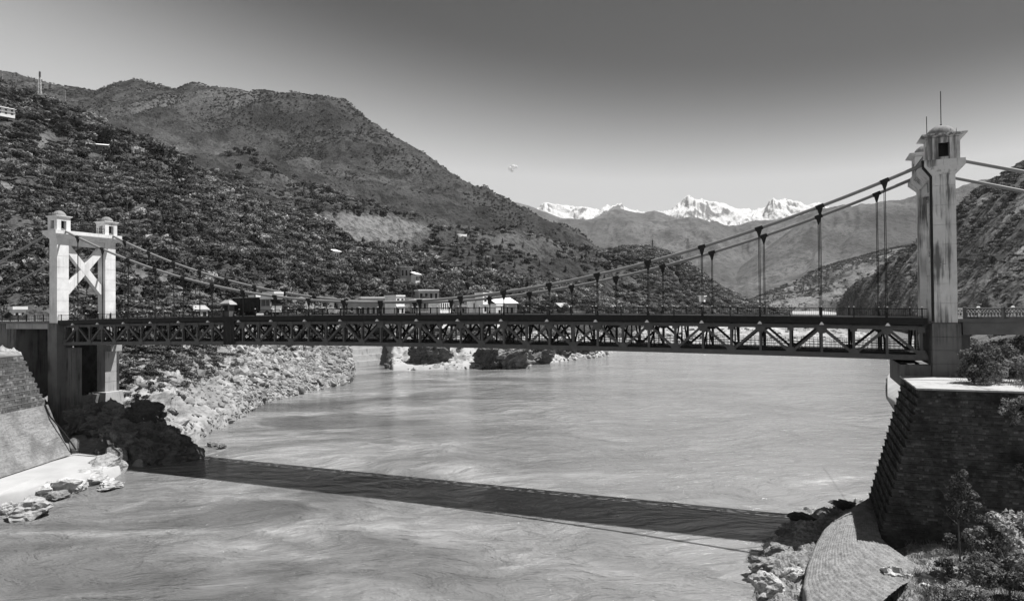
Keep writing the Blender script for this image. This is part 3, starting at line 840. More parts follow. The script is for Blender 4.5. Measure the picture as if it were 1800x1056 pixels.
pxq = np.broadcast_to(pu[None, :-1], (139, 199)); me.polygons.foreach_set('material_index', (pxq < 1606).astype(np.int32).ravel())
o = link('right_bank', me); tag(o, 'grassy right bank with a small sandy beach', None, None, 'structure')
HILL['rbank'] = (G, pu, s)
#@@BRIDGE

# ------------------------------------------------------------------ the suspension bridge (local x along the deck, y away from the camera)
BR = math.atan2(-0.3902, 0.9206)
CB, SB = cos(BR), sin(BR)
def bw(u, t, z): return Vector((CB * u - SB * t, SB * u + CB * t, z))
TN, TF = 85.9, 95.4
PAN = 6.5
U0 = -122.1
def uk(k): return U0 + PAN * k
UC = -57.0
def camber(u): return 0.65 * max(0.0, 1 - ((u - UC) / 68.0) ** 2)
ZD = 22.27          # road level at the ends
UTL, UTR = -127.2, 13.3
bridge = empty('suspension_bridge', (0, 0, 0), BR, 'long steel truss suspension bridge with two concrete portal towers spanning the river', 'bridge')

# towers
def tower(u, mat, label, rods, pier_mat, dome_mat):
    mb = MB()
    for t in (TN, TF):
        z = ZD - 0.4; n = 7; hgt = (36.25 - z) / n
        for i in range(n):                      # lifts of concrete with recessed joints
            z0 = z + i * hgt
            mb.box(u - 1.05, u + 1.05, t - 1.1, t + 1.1, z0, z0 + hgt - 0.05)
            mb.box(u - 1.0, u + 1.0, t - 1.05, t + 1.05, z0 + hgt - 0.05, z0 + hgt)
    # portal head: recessed beam, flare, wide platform
    y0, y1 = TN - 1.1, TF + 1.1
    mb.box(u - .8, u + .8, TN + 1.1, TF - 1.1, 36.3, 37.3)
    for t in (TN, TF): mb.box(u - 1.05, u + 1.05, t - 1.1, t + 1.1, 36.25, 37.3)
    mb.hexa([(u - 1.05, y0, 37.3), (u + 1.05, y0, 37.3), (u + 1.05, y1, 37.3), (u - 1.05, y1, 37.3)],
            [(u - 1.85, y0 - .8, 38.2), (u + 1.85, y0 - .8, 38.2), (u + 1.85, y1 + .8, 38.2), (u - 1.85, y1 + .8, 38.2)])
    mb.box(u - 1.85, u + 1.85, y0 - .8, y1 + .8, 38.2, 38.85)
    tw = mb.build('tower', mat, bridge); tw['label'] = label
    # X brace
    mb = MB()
    a, b = TN + 1.1, TF - 1.1
    mb.beam((u, a, 27.6), (u, b, 36.2), 0.9, 1.3, (1, 0, 0)); 
    o1 = mb.build('cross_brace', mat, tw)
    mb = MB(); mb.beam((u, a, 36.2), (u, b, 27.6), 0.94, 1.3, (1, 0, 0)); mb.build('cross_brace', mat, tw)
    for t, rod in ((TN, rods[0]), (TF, rods[1])):
        mb = MB(); w = 1.28 if u < -50 else 1.45; z0, z1 = 38.85, 41.2
        for sx in (-1, 1):
            for sy in (-1, 1):
                mb.box(u + sx * w - (w - .5 if sx > 0 else 0), u + sx * w + (w - .5 if sx < 0 else 0), t + sy * w - (w - .5 if sy > 0 else 0), t + sy * w + (w - .5 if sy < 0 else 0), z0, z1)
        # lintels and sills
        for sy in (-1, 1):
            yy = t + sy * (w - .12)
            mb.box(u - .5, u + .5, yy - .1, yy + .1, z0, z0 + .35); mb.box(u - .5, u + .5, yy - .1, yy + .1, z1 - .55, z1)
        for sx in (-1, 1):
            xx = u + sx * (w - .12)
            mb.box(xx - .1, xx + .1, t - .5, t + .5, z1 - .55, z1)
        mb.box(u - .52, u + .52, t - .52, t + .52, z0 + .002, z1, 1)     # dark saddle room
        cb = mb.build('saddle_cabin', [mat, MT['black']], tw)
        mb = MB()
        ev = 3.05 if u < -50 else 4.1; mb.frustum(u, t, 41.2, 2.6, 2.6, 41.45, ev, ev); mb.box(u - ev / 2, u + ev / 2, t - ev / 2, t + ev / 2, 41.45, 41.55)
        mb.build('roof_slab', mat, tw)
        mb = MB(); mb.dome(u, t, 41.555, *((1.15, 1.05) if u < -50 else (1.42, 1.2)))
        for k in range(6): mb.box(u - 1.2 + .48 * k - .03, u - 1.2 + .48 * k + .03, t - 1.1, t - 1.04, 41.57, 42.15)
        mb.build('dome', dome_mat, tw, True)
        if rod:
            mb = MB(); mb.tube([(u, t, 42.4), (u, t, 42.9)], [.22, .08], 8); mb.tube([(u, t, 42.8), (u, t, 42.52 + rod)], .045, 6)
            mb.build('lightning_rod', MT['black'], tw)
    # guard rail between the cabins
    for sx in (-1, 1):
        mb = MB(); x = u + sx * 1.5
        for zz in (39.3, 39.9): mb.box(x - .025, x + .025, TN + 1.5, TF - 1.5, zz, zz + .05)
        for k in range(14):
            yy = TN + 1.6 + k * (TF - TN - 3.2) / 13; mb.box(x - .02, x + .02, yy - .02, yy + .02, 38.85, 39.9)
        mb.build('platform_railing', MT['dark_steel'], tw)
    return tw
tower(UTL, MT['white'], 'bright white portal tower on the left bank', (0, 0), MT['pier'], MT['dome'])
tower(UTR, MT['weathered'], 'weathered streaked portal tower on the right bank with lightning rods', (3.9, 3.6), MT['pier'], MT['dome'])
# stain down the corner of the right tower is a rainwater pipe with its bracket line
mb = MB(); mb.tube([(UTR - 1.17, TN - 1.0, 22.0), (UTR - 1.17, TN - 1.0, 37.2), (UTR - 1.9, TN - 1.5, 38.1), (UTR - 1.95, TN - 1.5, 38.9)], .15, 6)
mb.build('drain_pipe', MT['black'], bridge)
# piers under the towers
def pier(u, t, zb, mat, wx=2.3, wy=2.4, label=None, cap=0.0):
    mb = MB(); z = zb; zt = ZD - 0.45; n = 7; h = (zt - zb) / n
    for i in range(n):
        z0 = zb + i * h
        mb.box(u - wx / 2, u + wx / 2, t - wy / 2, t + wy / 2, z0, z0 + h - .06)
        mb.box(u - wx / 2 + .06, u + wx / 2 - .06, t - wy / 2 + .06, t + wy / 2 - .06, z0 + h - .06, z0 + h)
    if cap: mb.box(u - wx / 2, u + wx / 2 + cap, t - wy / 2 + .02, t + wy / 2 - .02, 16.2, 17.4)
    o = mb.build('pier', mat, bridge)
    if label: o['label'] = label
    return o
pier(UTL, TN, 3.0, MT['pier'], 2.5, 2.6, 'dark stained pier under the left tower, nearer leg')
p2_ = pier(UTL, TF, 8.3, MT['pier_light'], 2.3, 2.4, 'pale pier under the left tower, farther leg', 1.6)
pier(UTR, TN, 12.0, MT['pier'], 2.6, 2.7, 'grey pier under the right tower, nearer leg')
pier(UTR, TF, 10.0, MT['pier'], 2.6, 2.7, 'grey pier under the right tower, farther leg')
mb = MB(); mb.box(UTR - 4.2, UTR - 1.35, TN - .4, TF + .8, 15.0, 17.35); mb.build('bearing_block', MT['pier'], bridge)
mb = MB(); mb.box(UTR + 1.4, UTR + 2.4, TN + .6, TF - .6, 12.0, 21.0); mb.build('pier_wall', MT['pier'], bridge)
mb = MB(); mb.box(UTL + 1.3, UTL + 3.9, TN + .3, TN + 1.6, 5.5, 17.3); mb.build('bearing_block', MT['pier'], bridge)
mb = MB(); mb.frustum(UTL + .4, TF - .2, 2.5, 5.0, 5.0, 8.3, 4.0, 3.6); mb.build('pier_plinth', MT['pier_light'], bridge)
mb = MB(); mb.box(UTL - .8, UTL + .8, TN + 1.3, TF - 2.0, 4.0, 8.0); mb.build('tie_wall', MT['pier'], bridge)
mb = MB()
for k in range(2):
    mb.beam((UTL - 1.7 + k * .9, TF - 2.3, 8.2), (UTL - 2.2 + k * .9, TF - 3.0, 3.6), .22, .22, (1, 0, 0))
mb.build('drain_channel', MT['white_paint'], bridge)

# trusses
ZT, ZB = 21.27, 18.10
nodes = [(-0.5 + 0.5 * i) for i in range(43)]       # k in half panels
mesh_cache = {}
def truss(t, far):
    top = MB(); low = MB()
    def chord(mb, z, w, h):
        us_ = [uk(k) for k in nodes]; n = len(us_); vs = []
        for q in us_:
            c = camber(q); vs += [(q, t - w / 2, z - h / 2 + c), (q, t + w / 2, z - h / 2 + c), (q, t + w / 2, z + h / 2 + c), (q, t - w / 2, z + h / 2 + c)]
        fs = [(0, 1, 2, 3), (4 * n - 1, 4 * n - 2, 4 * n - 3, 4 * n - 4)]
        for i in range(n - 1):
            for k in range(4):
                k2 = (k + 1) % 4; fs.append((4 * i + k, 4 * i + 4 + k, 4 * i + 4 + k2, 4 * i + k2))
        mb.add(vs, fs)
    chord(top, ZT, .36, .44); chord(low, ZB, .40, .56)
    tr = top.build('truss', MT['steel'], bridge); low.build('bottom_chord', MT['steel'], tr)
    tr['label'] = 'farther steel truss of the span' if far else 'nearer grey steel truss of the span'
    for i, k in enumerate(nodes):
        u = uk(k); c = camber(u)
        mb = MB(); w = .26
        for sy in (-1, 1): mb.box(u - w / 2, u + w / 2, t + sy * .16 - .03, t + sy * .16 + .03, ZB + c + .28, ZT + c - .22)
        mb.box(u - .02, u + .02, t - .13, t + .13, ZB + c + .28, ZT + c - .22)
        mb.build('post', MT['steel'], tr)
        top = (i % 2 == 1)
        zc = (ZT if top else ZB) + c; sgn = -1 if top else 1
        mb = MB()
        for sy in (-1, 1):
            y0, y1 = t + sy * .245 - .012, t + sy * .245 + .012
            pts = [(-.62, -.25 * sgn), (.62, -.25 * sgn), (.62, .12 * sgn), (.3, .78 * sgn), (-.3, .78 * sgn), (-.62, .12 * sgn)]
            lo = [(u + a, y0, zc + b) for a, b in pts]; hi = [(u + a, y1, zc + b) for a, b in pts]
            n = len(pts)
            mb.add(lo + hi, [tuple(range(n)), tuple(range(2 * n - 1, n - 1, -1))] + [(j, (j + 1) % n, n + (j + 1) % n, n + j) for j in range(n)])
        mb.build('gusset_plate', MT['steel'], tr)
        if not top:
            mb = MB()
            for sy in (-1, 1): mb.box(u - .34, u + .34, t + sy * .235 - .01, t + sy * .235 + .01, ZT + c - .5, ZT + c + .15)
            mb.build('splice_plate', MT['steel'], tr)
        if i < len(nodes) - 1:
            u2 = uk(nodes[i + 1]); c2 = camber(u2)
            za, zb_ = (ZT + c - .1, ZB + c2 + .15) if top else (ZB + c + .15, ZT + c2 - .1)
            mb = MB()
            for sy in (-1, 1): mb.beam((u, t + sy * .15, za), (u2, t + sy * .15, zb_), .05, .28)
            mb.beam((u, t, za), (u2, t, zb_), .26, .03)
            mb.build('diagonal', MT['steel'], tr)
    return tr
truss(TN, False); truss(TF, True)
# cross frames between the trusses
for i, k in enumerate(nodes):
    u = uk(k); c = camber(u)
    mb = MB()
    mb.beam((u, TN + .25, ZB + c), (u, TF - .25, ZB + c), .3, .4, (1, 0, 0))
    mb.beam((u, TN + .25, ZT + c), (u, TF - .25, ZT + c), .32, .6, (1, 0, 0))
    mid = (TN + TF) / 2
    if i % 2 == 1:
        mb.beam((u, TN + .3, ZB + c + .3), (u, mid, ZT + c - .3), .2, .2, (1, 0, 0)); mb.beam((u, TF - .3, ZB + c + .3), (u, mid, ZT + c - .3), .2, .2, (1, 0, 0))
        for q in (.33, .66): 
            yy = TN + (TF - TN) * q; mb.beam((u, yy, ZB + c + .2), (u, yy, ZT + c - .3), .14, .14, (1, 0, 0))
    else:
        mb.beam((u, TN + .3, ZB + c + .3), (u, TN + 2.4, ZT + c - .3), .18, .18, (1, 0, 0)); mb.beam((u, TF - .3, ZB + c + .3), (u, TF - 2.4, ZT + c - .3), .18, .18, (1, 0, 0))
        mb.beam((u, mid, ZB + c + .2), (u, mid, ZT + c - .3), .16, .16, (1, 0, 0))
    mb.build('cross_frame', MT['dark_steel'], bridge)
# deck: slab with deep fascia, stringers, kerbs
UA, UB = uk(-.5) - 1.0, uk(20.5) + .5
us = np.linspace(UA, UB, 44)
def strip(mb, t0, t1, z0, z1, mi=0, u_list=us):
    for a, b in zip(u_list[:-1], u_list[1:]):
        ca, cb = camber(a), camber(b)
        mb.hexa([(a, t0, z0 + ca), (b, t0, z0 + cb), (b, t1, z0 + cb), (a, t1, z0 + ca)], [(a, t0, z1 + ca), (b, t0, z1 + cb), (b, t1, z1 + cb), (a, t1, z1 + ca)], mi)
mb = MB(); strip(mb, TN - .75, TF - .85, ZD - .32, ZD); deck = mb.build('deck', MT['asphalt'], bridge)
for t0, t1 in ((TN - .95, TN - .75), (TF - .85, TF - .65)):
    mb = MB(); strip(mb, t0, t1, ZD - .66, ZD + .1); mb.build('fascia_girder', MT['dark_steel'], deck)
for t in np.linspace(TN + 1.2, TF - 2.0, 5):
    mb = MB(); strip(mb, t - .1, t + .1, ZD - .72, ZD - .325); mb.build('stringer', MT['dark_steel'], deck)
for t in (TN + .9, TF - 2.3):
    mb = MB(); strip(mb, t, t + .3, ZD, ZD + .2); mb.build('kerb', MT['pier_light'], deck)
# walkway along the bottom with a mesh rail
mb = MB(); strip(mb, TN + 2.2, TF - 1.4, ZB + .22, ZB + .42); strip(mb, TN + 2.2, TN + 2.4, ZB - .25, ZB + .22); strip(mb, TF - 1.6, TF - 1.4, ZB - .25, ZB + .22)
ww = mb.build('lower_walkway', MT['dark_steel'], bridge)
mb = MB()
for t in (TN + 2.3, TF - 1.5):
    for zz in (.75, 1.05, 1.35, 1.6): strip(mb, t - .02, t + .02, ZB + zz, ZB + zz + .05)
    for q in np.arange(UA, UB, .46):
        c = camber(q); mb.box(q - .018, q + .018, t - .018, t + .018, ZB + .42 + c, ZB + 1.62 + c)
wr = mb.build('walkway_railing', MT['dark_steel'], ww); wr['kind'] = 'stuff'
# handrails
for side, t in ((0, TN - .85), (1, TF - .75)):
    mb = MB()
    strip(mb, t - .04, t + .04, ZD + 1.0, ZD + 1.07); strip(mb, t - .025, t + .025, ZD + .22, ZD + .27)
    rl = mb.build('handrail', MT['dark_steel'], bridge)
    for i, k in enumerate(nodes):
        u = uk(k); c = camber(u); mb = MB()
        mb.box(u - .06, u + .06, t - .06, t + .06, ZD + .1 + c, ZD + 1.18 + c, 0); mb.box(u - .075, u + .075, t - .075, t + .075, ZD + 1.18 + c, ZD + 1.3 + c, 1)
        mb.build('rail_post', [MT['dark_steel'], MT['white_paint']], rl)
    mb = MB()
    for q in np.arange(UA, UB, .22):
        c = camber(q); mb.box(q - .010, q + .010, t - .010, t + .010, ZD + .25 + c, ZD + 1.0 + c)
    b_ = mb.build('balusters', MT['dark_steel'], rl); b_['kind'] = 'stuff'
# main cables and hangers
SAG0, SPAN = 24.85, (UTR - UTL) / 2
UM = (UTR + UTL) / 2
def cz(u): return SAG0 + (39.45 - SAG0) * ((u - UM) / SPAN) ** 2
for t in (TN, TF):
    pts = [(UTL - 62, t, 39.45 - 62 * .33)] + [(UTL, t, 39.45)] + [(u, t, cz(u)) for u in np.linspace(UTL + 2.5, UTR - 2.5, 60)] + [(UTR, t, 39.45), (UTR + 62, t, 39.45 - 62 * .31)]
    mb = MB(); mb.tube(pts, .195, 10); cab = mb.build('main_cable', MT['cable'], bridge, True)
    for k in range(21):
        u = uk(k); z = cz(u); c = camber(u)
        mb = MB()
        zb_ = ZD + .35 + c
        if z - .4 > zb_:
            for sx in (-1, 1): mb.tube([(u + sx * .07, t, zb_), (u + sx * .07, t, z - .5)], .042, 6)
        else: mb.tube([(u, t, ZD - .4), (u, t, z)], .05, 6)
        hg = mb.build('hanger', MT['black'], bridge)
        mb = MB(); sl = 2 * (39.45 - SAG0) * (u - UM) / SPAN ** 2; L = .42
        mb.beam((u - L, t, z - L * sl), (u + L, t, z + L * sl), .44, .44)
        mb.frustum(u, t, z - 1.0, .16, .16, z - .15, .62, .3)
        mb.build('cable_clamp', MT['black'], hg)
        mb = MB(); yo = -.8 if t == TN else .1
        mb.frustum(u, t, ZD - .5 + c, .34, .34, ZD + .62 + c, .16, .16, 0)
        mb.frustum(u, t + yo * 1.25, ZD - .80 + c, .5, .36, ZD - .5 + c, .12, .2, 1)
        mb.build('anchor_socket', [MT['dark_steel'], MT['white_paint']], hg)

# approach spans
ar = empty('approach_span', (0, 0, 0), BR, 'right approach span with a pale lattice balustrade beyond the right tower', 'bridge approach')
mb = MB(); mb.box(UTR + 1.15, UTR + 70, TN - 1.1, TF + 1.3, ZD - .35, ZD); mb.build('deck_slab', MT['roof_dark'], ar)
for t in (TN - .6, (TN + TF) / 2, TF + .6):
    mb = MB(); mb.box(UTR + 1.5, UTR + 70, t - .3, t + .3, ZD - 1.65, ZD - .353); mb.build('girder', MT['roof_dark'], ar)
def balustrade(parent, u0, u1, t, zb, mat):
    n = int((u1 - u0) / 3.2); step = (u1 - u0) / n
    for i in range(n + 1):
        u = u0 + i * step; mb = MB(); mb.box(u - .15, u + .15, t - .15, t + .15, zb, zb + 1.15); mb.frustum(u, t, zb + 1.15, .36, .36, zb + 1.28, .2, .2)
        mb.build('balustrade_post', mat, parent)
        if i < n:
            mb = MB(); a, b = u + .152, u + step - .152
            mb.box(a, b, t - .1, t + .1, zb + .95, zb + 1.1); mb.box(a, b, t - .1, t + .1, zb, zb + .2)
            m = 10
            for j in range(m):
                x0 = a + (b - a) * j / m; x1 = a + (b - a) * (j + 1) / m
                mb.beam((x0, t, zb + .55), (x1, t, zb + .95), .06, .06); mb.beam((x0, t, zb + .95), (x1, t, zb + .55), .06, .06)
                mb.box(x0 + .02, x0 + .09, t - .04, t + .04, zb + .2, zb + .55)
            mb.box(a, b, t - .05, t + .05, zb + .52, zb + .58)
            mb.build('balustrade_panel', mat, parent)
balustrade(ar, UTR + 1.7, UTR + 42, TF + .9, ZD, MT['plaster'])
balustrade(ar, UTR + 1.7, UTR + 42, TN - .85, ZD - .002, MT['pier'])
for i in range(3):
    mb = MB(); mb.box(UTR + 24 + i * 18, UTR + 26 + i * 18, TN, TF, 10, ZD - 1.66); mb.build('approach_pier', MT['pier'], ar)
al = empty('approach_span', (0, 0, 0), BR, 'left approach span over a dark opening beside the left tower', 'bridge approach')
mb = MB(); mb.box(UTL - 40, UTL - 1.15, TN - 1.1, TF + 1.3, ZD - .5, ZD - .05); mb.build('deck_slab', MT['pier'], al)
for t in (TN - .5, (TN + TF) / 2, TF + .6):
    mb = MB(); mb.box(UTL - 14, UTL - 1.5, t - .3, t + .3, ZD - 1.5, ZD - .503); mb.build('girder', MT['pier_light'] if t == TN - .5 else MT['pier'], al)
mb = MB(); mb.box(UTL - 40, UTL - 11.4, TN - .6, TF + .9, 5, ZD - .503); mb.build('abutment', MT['pier'], al)
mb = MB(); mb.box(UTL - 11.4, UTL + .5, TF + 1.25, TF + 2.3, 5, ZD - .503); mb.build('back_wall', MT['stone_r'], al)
mb = MB()
t = TN - .95
mb.box(UTL - 40, UTL - 1.2, t - .03, t + .03, ZD + 1.0, ZD + 1.06); mb.box(UTL - 40, UTL - 1.2, t - .02, t + .02, ZD + .3, ZD + .35)
for q in np.arange(UTL - 40, UTL - 1.2, .6): mb.box(q - .015, q + .015, t - .015, t + .015, ZD - .05, ZD + 1.0)
for q in np.arange(UTL - 39, UTL - 1.2, 2.4): mb.box(q - .06, q + .06, t - .06, t + .06, ZD - .05, ZD + 1.2)
mb.build('railing', MT['dark_steel'], al)

# ------------------------------------------------------------------ traffic and things on the deck
def on_deck(u, t): return bw(u, t, ZD + camber(u) + .002)
tk = empty('truck', on_deck(-82.4, 88.6), BR, 'dark cargo truck with a pale crown over its cab, driving on the bridge deck', 'truck')
def tpart(name, fn, mats, parent=tk, smooth=False):
    mb = MB(); fn(mb); return mb.build(name, mats, parent, smooth)
tpart('chassis', lambda m: (m.box(-4.2, 3.6, -.45, .45, .55, .8), m.box(-4.3, -4.15, -1.1, 1.1, .5, .75)), MT['black'])
def cargo(m):
    m.box(-4.3, 1.2, -1.2, 1.2, .82, 3.0)
    for q in np.linspace(-4.2, 1.1, 8): m.box(q - .05, q + .05, -1.27, 1.27, .82, 3.05)
cg = tpart('cargo_body', cargo, MT['dark_steel'])
tpart('canopy', lambda m: m.box(-4.35, 1.25, -1.28, 1.28, 3.06, 3.16), MT['plaster_grey'])
def cabf(m):
    m.hexa([(1.35, -1.15, .7), (3.7, -1.15, .7), (3.7, 1.15, .7), (1.35, 1.15, .7)], [(1.35, -1.15, 1.7), (3.75, -1.15, 1.7), (3.75, 1.15, 1.7), (1.35, 1.15, 1.7)])
    m.hexa([(1.35, -1.15, 1.7), (1.55, -1.15, 1.7), (1.55, 1.15, 1.7), (1.35, 1.15, 1.7)], [(1.35, -1.12, 2.7), (1.55, -1.12, 2.7), (1.55, 1.12, 2.7), (1.35, 1.12, 2.7)])
    for y in (-1.13, 1.03):
        m.box(3.2, 3.32, y, y + .1, 1.7, 2.7); m.box(2.4, 2.5, y, y + .1, 1.7, 2.7)
    m.box(1.35, 3.45, -1.15, 1.15, 2.7, 2.82)
cb_ = tpart('cab', cabf, MT['plaster_grey'])
tpart('windscreen', lambda m: m.hexa([(3.62, -1.0, 1.72), (3.66, -1.0, 1.72), (3.66, 1.0, 1.72), (3.62, 1.0, 1.72)], [(3.36, -1.0, 2.69), (3.4, -1.0, 2.69), (3.4, 1.0, 2.69), (3.36, 1.0, 2.69)]), MT['glass'])
tpart('crown', lambda m: (m.hexa([(1.3, -1.2, 2.83), (3.9, -1.2, 2.83), (3.9, 1.2, 2.83), (1.3, 1.2, 2.83)], [(1.6, -1.1, 3.75), (4.2, -1.1, 3.75), (4.2, 1.1, 3.75), (1.6, 1.1, 3.75)]), m.box(1.7, 4.15, -1.12, 1.12, 3.76, 3.95)), MT['plaster'])
for x in (-3.2, -2.1, 2.75):
    for y in (-1.0, 1.0):
        mb = MB(); mb.tube([(x, y - .17, .5), (x, y + .17, .5)], .5, 16)
        w_ = mb.build('wheel', MT['black'], tk)
        mb = MB(); mb.tube([(x, y - .18 if y < 0 else y + .05, .5), (x, y - .05 if y < 0 else y + .18, .5)], .22, 10); mb.build('rim', MT['plaster_grey'], w_)
for y in (-.8, .8):
    mb = MB(); mb.tube([(3.72, y, 1.1), (3.79, y, 1.1)], .14, 10); mb.build('headlight', MT['white_paint'], tk)
# striped guard panel beside the truck
bt = empty('sentry_booth', on_deck(-86.6, TN + .35), BR, 'small sentry booth with a pale pyramid roof at the near edge of the deck', 'booth')
tpart('walls', lambda m: (m.box(-.75, -.55, -.6, .6, 0, 2.05), m.box(.55, .75, -.6, .6, 0, 2.05), m.box(-.55, .55, .4, .6, 0, 2.05), m.box(-.55, .55, -.6, -.5, 0, .95)), MT['roof_dark'], bt)
tpart('roof', lambda m: (m.frustum(0, 0, 2.05, 2.3, 2.0, 2.75, .9, .5), m.box(-1.16, 1.16, -1.01, 1.01, 2.0, 2.049)), MT['plaster_grey'], bt)
mb = MB()
for j in range(8):
    for i in range(5):
        pass
U1, U2 = -86.9, -84.5
n = 12
vs = []; fs = []
for i in range(n + 1):
    for j in range(9):
        u = U1 + (U2 - U1) * i / n
        z = ZT + .35 + camber(u) - j * .47
        vs.append((u, TN - .42 - .08 * sin(i * 1.7) * (j / 8), z + .06 * sin(i * 2.1 + j)))
for i in range(n):
    for j in range(8):
        a = i * 9 + j; fs.append((a, a + 9, a + 10, a + 1))
mb.add(vs, fs)
mb.add([(x, y + .03, z) for x, y, z in vs], [tuple(reversed(f)) for f in fs])
tp = mb.build('tarpaulin', MT['black']); tp.rotation_euler = (0, 0, BR)
tag(tp, 'dark tarpaulin hung over the nearer truss below the sentry booth', 'tarpaulin')
#@@WALLS
# ------------------------------------------------------------------ right masonry abutment in the foreground (bridge frame)
WB, WT = 2.2, 16.15
ab = empty('stone_abutment', (0, 0, 0), BR, 'tall dark stepped stone abutment wall in the right foreground', 'stone wall')
NT_ = 19; hT = (WT - WB) / NT_
rs = random.Random(5)
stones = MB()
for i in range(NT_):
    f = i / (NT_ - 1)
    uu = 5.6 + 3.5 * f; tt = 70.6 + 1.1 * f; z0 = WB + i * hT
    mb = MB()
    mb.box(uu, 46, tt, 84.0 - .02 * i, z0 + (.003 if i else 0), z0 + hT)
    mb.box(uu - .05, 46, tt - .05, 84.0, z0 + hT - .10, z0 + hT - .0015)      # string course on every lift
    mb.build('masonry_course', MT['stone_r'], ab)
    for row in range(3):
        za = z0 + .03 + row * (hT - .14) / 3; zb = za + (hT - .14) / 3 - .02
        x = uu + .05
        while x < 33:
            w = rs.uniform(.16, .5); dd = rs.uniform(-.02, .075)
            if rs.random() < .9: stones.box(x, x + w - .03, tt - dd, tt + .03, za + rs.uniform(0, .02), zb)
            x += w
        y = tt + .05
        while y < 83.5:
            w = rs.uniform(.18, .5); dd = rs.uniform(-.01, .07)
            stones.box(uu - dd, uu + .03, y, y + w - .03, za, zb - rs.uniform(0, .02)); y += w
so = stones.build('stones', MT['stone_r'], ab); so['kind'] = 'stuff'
mb = MB()
mb.box(8.85, 46, 71.5, 77.6, WT + .002, WT + .16); mb.box(8.85, 46, 77.65, 84, WT + .002, WT + .15)
mb.build('platform_slab', MT['pier_light'], ab)
for i in range(3):
    mb = MB(); mb.box(18 + i * 7.5, 18.5 + i * 7.5, 71.45, 71.52, 3, WT - .3); 
mb = MB(); mb.beam((5.0, 68.2, 1.6), (5.35, 81.5, 3.1), .35, .25, (1, 0, 0)); mb.beam((4.3, 68.9, 1.4), (4.8, 81.5, 2.9), .25, .2, (1, 0, 0)); mb.build('drain_channel', MT['pier'], ab)

# curved stone-pitched apron at its foot
outer = [(1531, 884, 3.0), (1503, 891, 2.8), (1474, 907, 2.5), (1450, 930, 2.2), (1433, 960, 2.0), (1420, 995, 1.8), (1413, 1030, 1.6), (1420, 1056, 1.5), (1450, 1085, 1.5), (1500, 1115, 1.6)]
inner = [(1534, 878, 3.2), (1537, 893, 3.3), (1540, 908, 3.4), (1543, 922, 3.4), (1546, 936, 3.4), (1550, 946, 3.3), (1560, 957, 3.2), (1578, 970, 3.1), (1600, 984, 3.0), (1630, 1002, 3.0)]
NO, NI = 240, 130
def curve(pts, n):
    P = np.array([list(atz(*p)) for p in pts]); t = np.linspace(0, 1, len(P)); q = np.linspace(0, 1, n)
    Q = np.stack([np.interp(q, t, P[:, a]) for a in range(3)], 1)
    for _ in range(3): Q[1:-1] = (Q[:-2] + 2 * Q[1:-1] + Q[2:]) / 4
    return Q
O, I = curve(outer, NO), curve(inner, NO)
G = np.zeros((NI + 4, NO, 3))
for j in range(NI):
    f = j / (NI - 1)
    G[j] = I * (1 - f) + O * f
    row = int(f * 26); ph = f * 26 - row
    q = np.linspace(0, 74, NO) + (row * .37) % 1 + fbm(np.linspace(0, 20, NO), np.full(NO, row * 1.7), 3, 9) * .8
    cell = _perm[(np.floor(q).astype(int) * 13 + row * 101) % 4096] / 4095.0
    joint = np.minimum(np.minimum(q % 1, 1 - q % 1) * 5, min(ph, 1 - ph) * 4).clip(0, 1)
    G[j, :, 2] += .54 * sin(pi * f) + fbm(G[j, :, 0] * 1.7, G[j, :, 1] * 1.7, 3, 3) * .10 + (cell * .07 + .03) * joint
out_dir = O - I; out_dir[:, 2] = 0; out_dir /= np.linalg.norm(out_dir, axis=1)[:, None] + 1e-6
for k in range(4):
    G[NI + k] = O + out_dir * (.12 + .1 * k); G[NI + k, :, 2] = O[:, 2] - (.1 + 1.0 * k)
def mat_pitch():
    m, t, p = new_mat('stone_pitching')
    c = coords(t)
    n = noise(t, c, 1.2, 8, .7)
    col = ramp(t, n, [(.3, .12), (.65, .27)])
    col = mixf(t, ramp(t, noise(t, c, 5, 6, .75), [(.5, 0), (.66, .7)]), col, .08)
    t.links.new(col, p.inputs['Base Color']); p.inputs['Roughness'].default_value = 1
    set_bump(t, p, noise(t, c, 7, 8, .75), .8, .12)
    return m
ap = link('stone_apron', grid_mesh('stone_apron', G[::-1], mat_pitch()))
tag(ap, 'curved stone-pitched apron sweeping round the foot of the dark abutment', 'stone apron')

# rocky shore and rough ground in front of the abutment
rf = {1290: [(86, ('z', -3)), (76, ('z', -3)), (66, ('z', -3)), (58, ('z', -3)), (50, ('z', -3)), (36, ('z', -3))],
      1330: [(86, ('z', -3)), (76, ('z', -2.5)), (66, ('z', -1.6)), (58, ('z', -1.3)), (50, ('z', -1.4)), (36, ('z', -2))],
      1365: [(86, ('z', -3)), (76, ('z', -1.6)), (66, ('z', -.2)), (58, ('z', -.3)), (50, ('z', 0)), (36, ('z', 0))],
      1410: [(86, ('z', -2.2)), (76, ('z', -.8)), (66, ('z', .2)), (58, ('z', 0)), (50, ('z', .3)), (36, ('z', .6))],
      1450: [(86, ('z', -1.2)), (76, ('z', -.6)), (66, ('z', -.2)), (58, ('z', -.2)), (50, ('z', .5)), (36, ('z', 1.2))],
      1540: [(86, ('z', -1)), (76, ('z', 0)), (66, ('z', 1)), (58, ('z', .6)), (50, ('z', 1.2)), (36, ('z', 2))],
      1600: [(86, ('z', 1)), (76, ('z', 1.5)), (66, ('z', 2.6)), (58, ('z', 2.8)), (50, ('z', 2.7)), (36, ('z', 3.0))],
      1700: [(86, ('z', 1)), (76, ('z', 1.5)), (66, ('z', 2.8)), (58, ('z', 3.2)), (50, ('z', 3.5)), (36, ('z', 4.0))],
      1950: [(86, ('z', 1)), (76, ('z', 1.5)), (66, ('z', 3.2)), (58, ('z', 3.8)), (50, ('z', 4.2)), (36, ('z', 5.0))]}
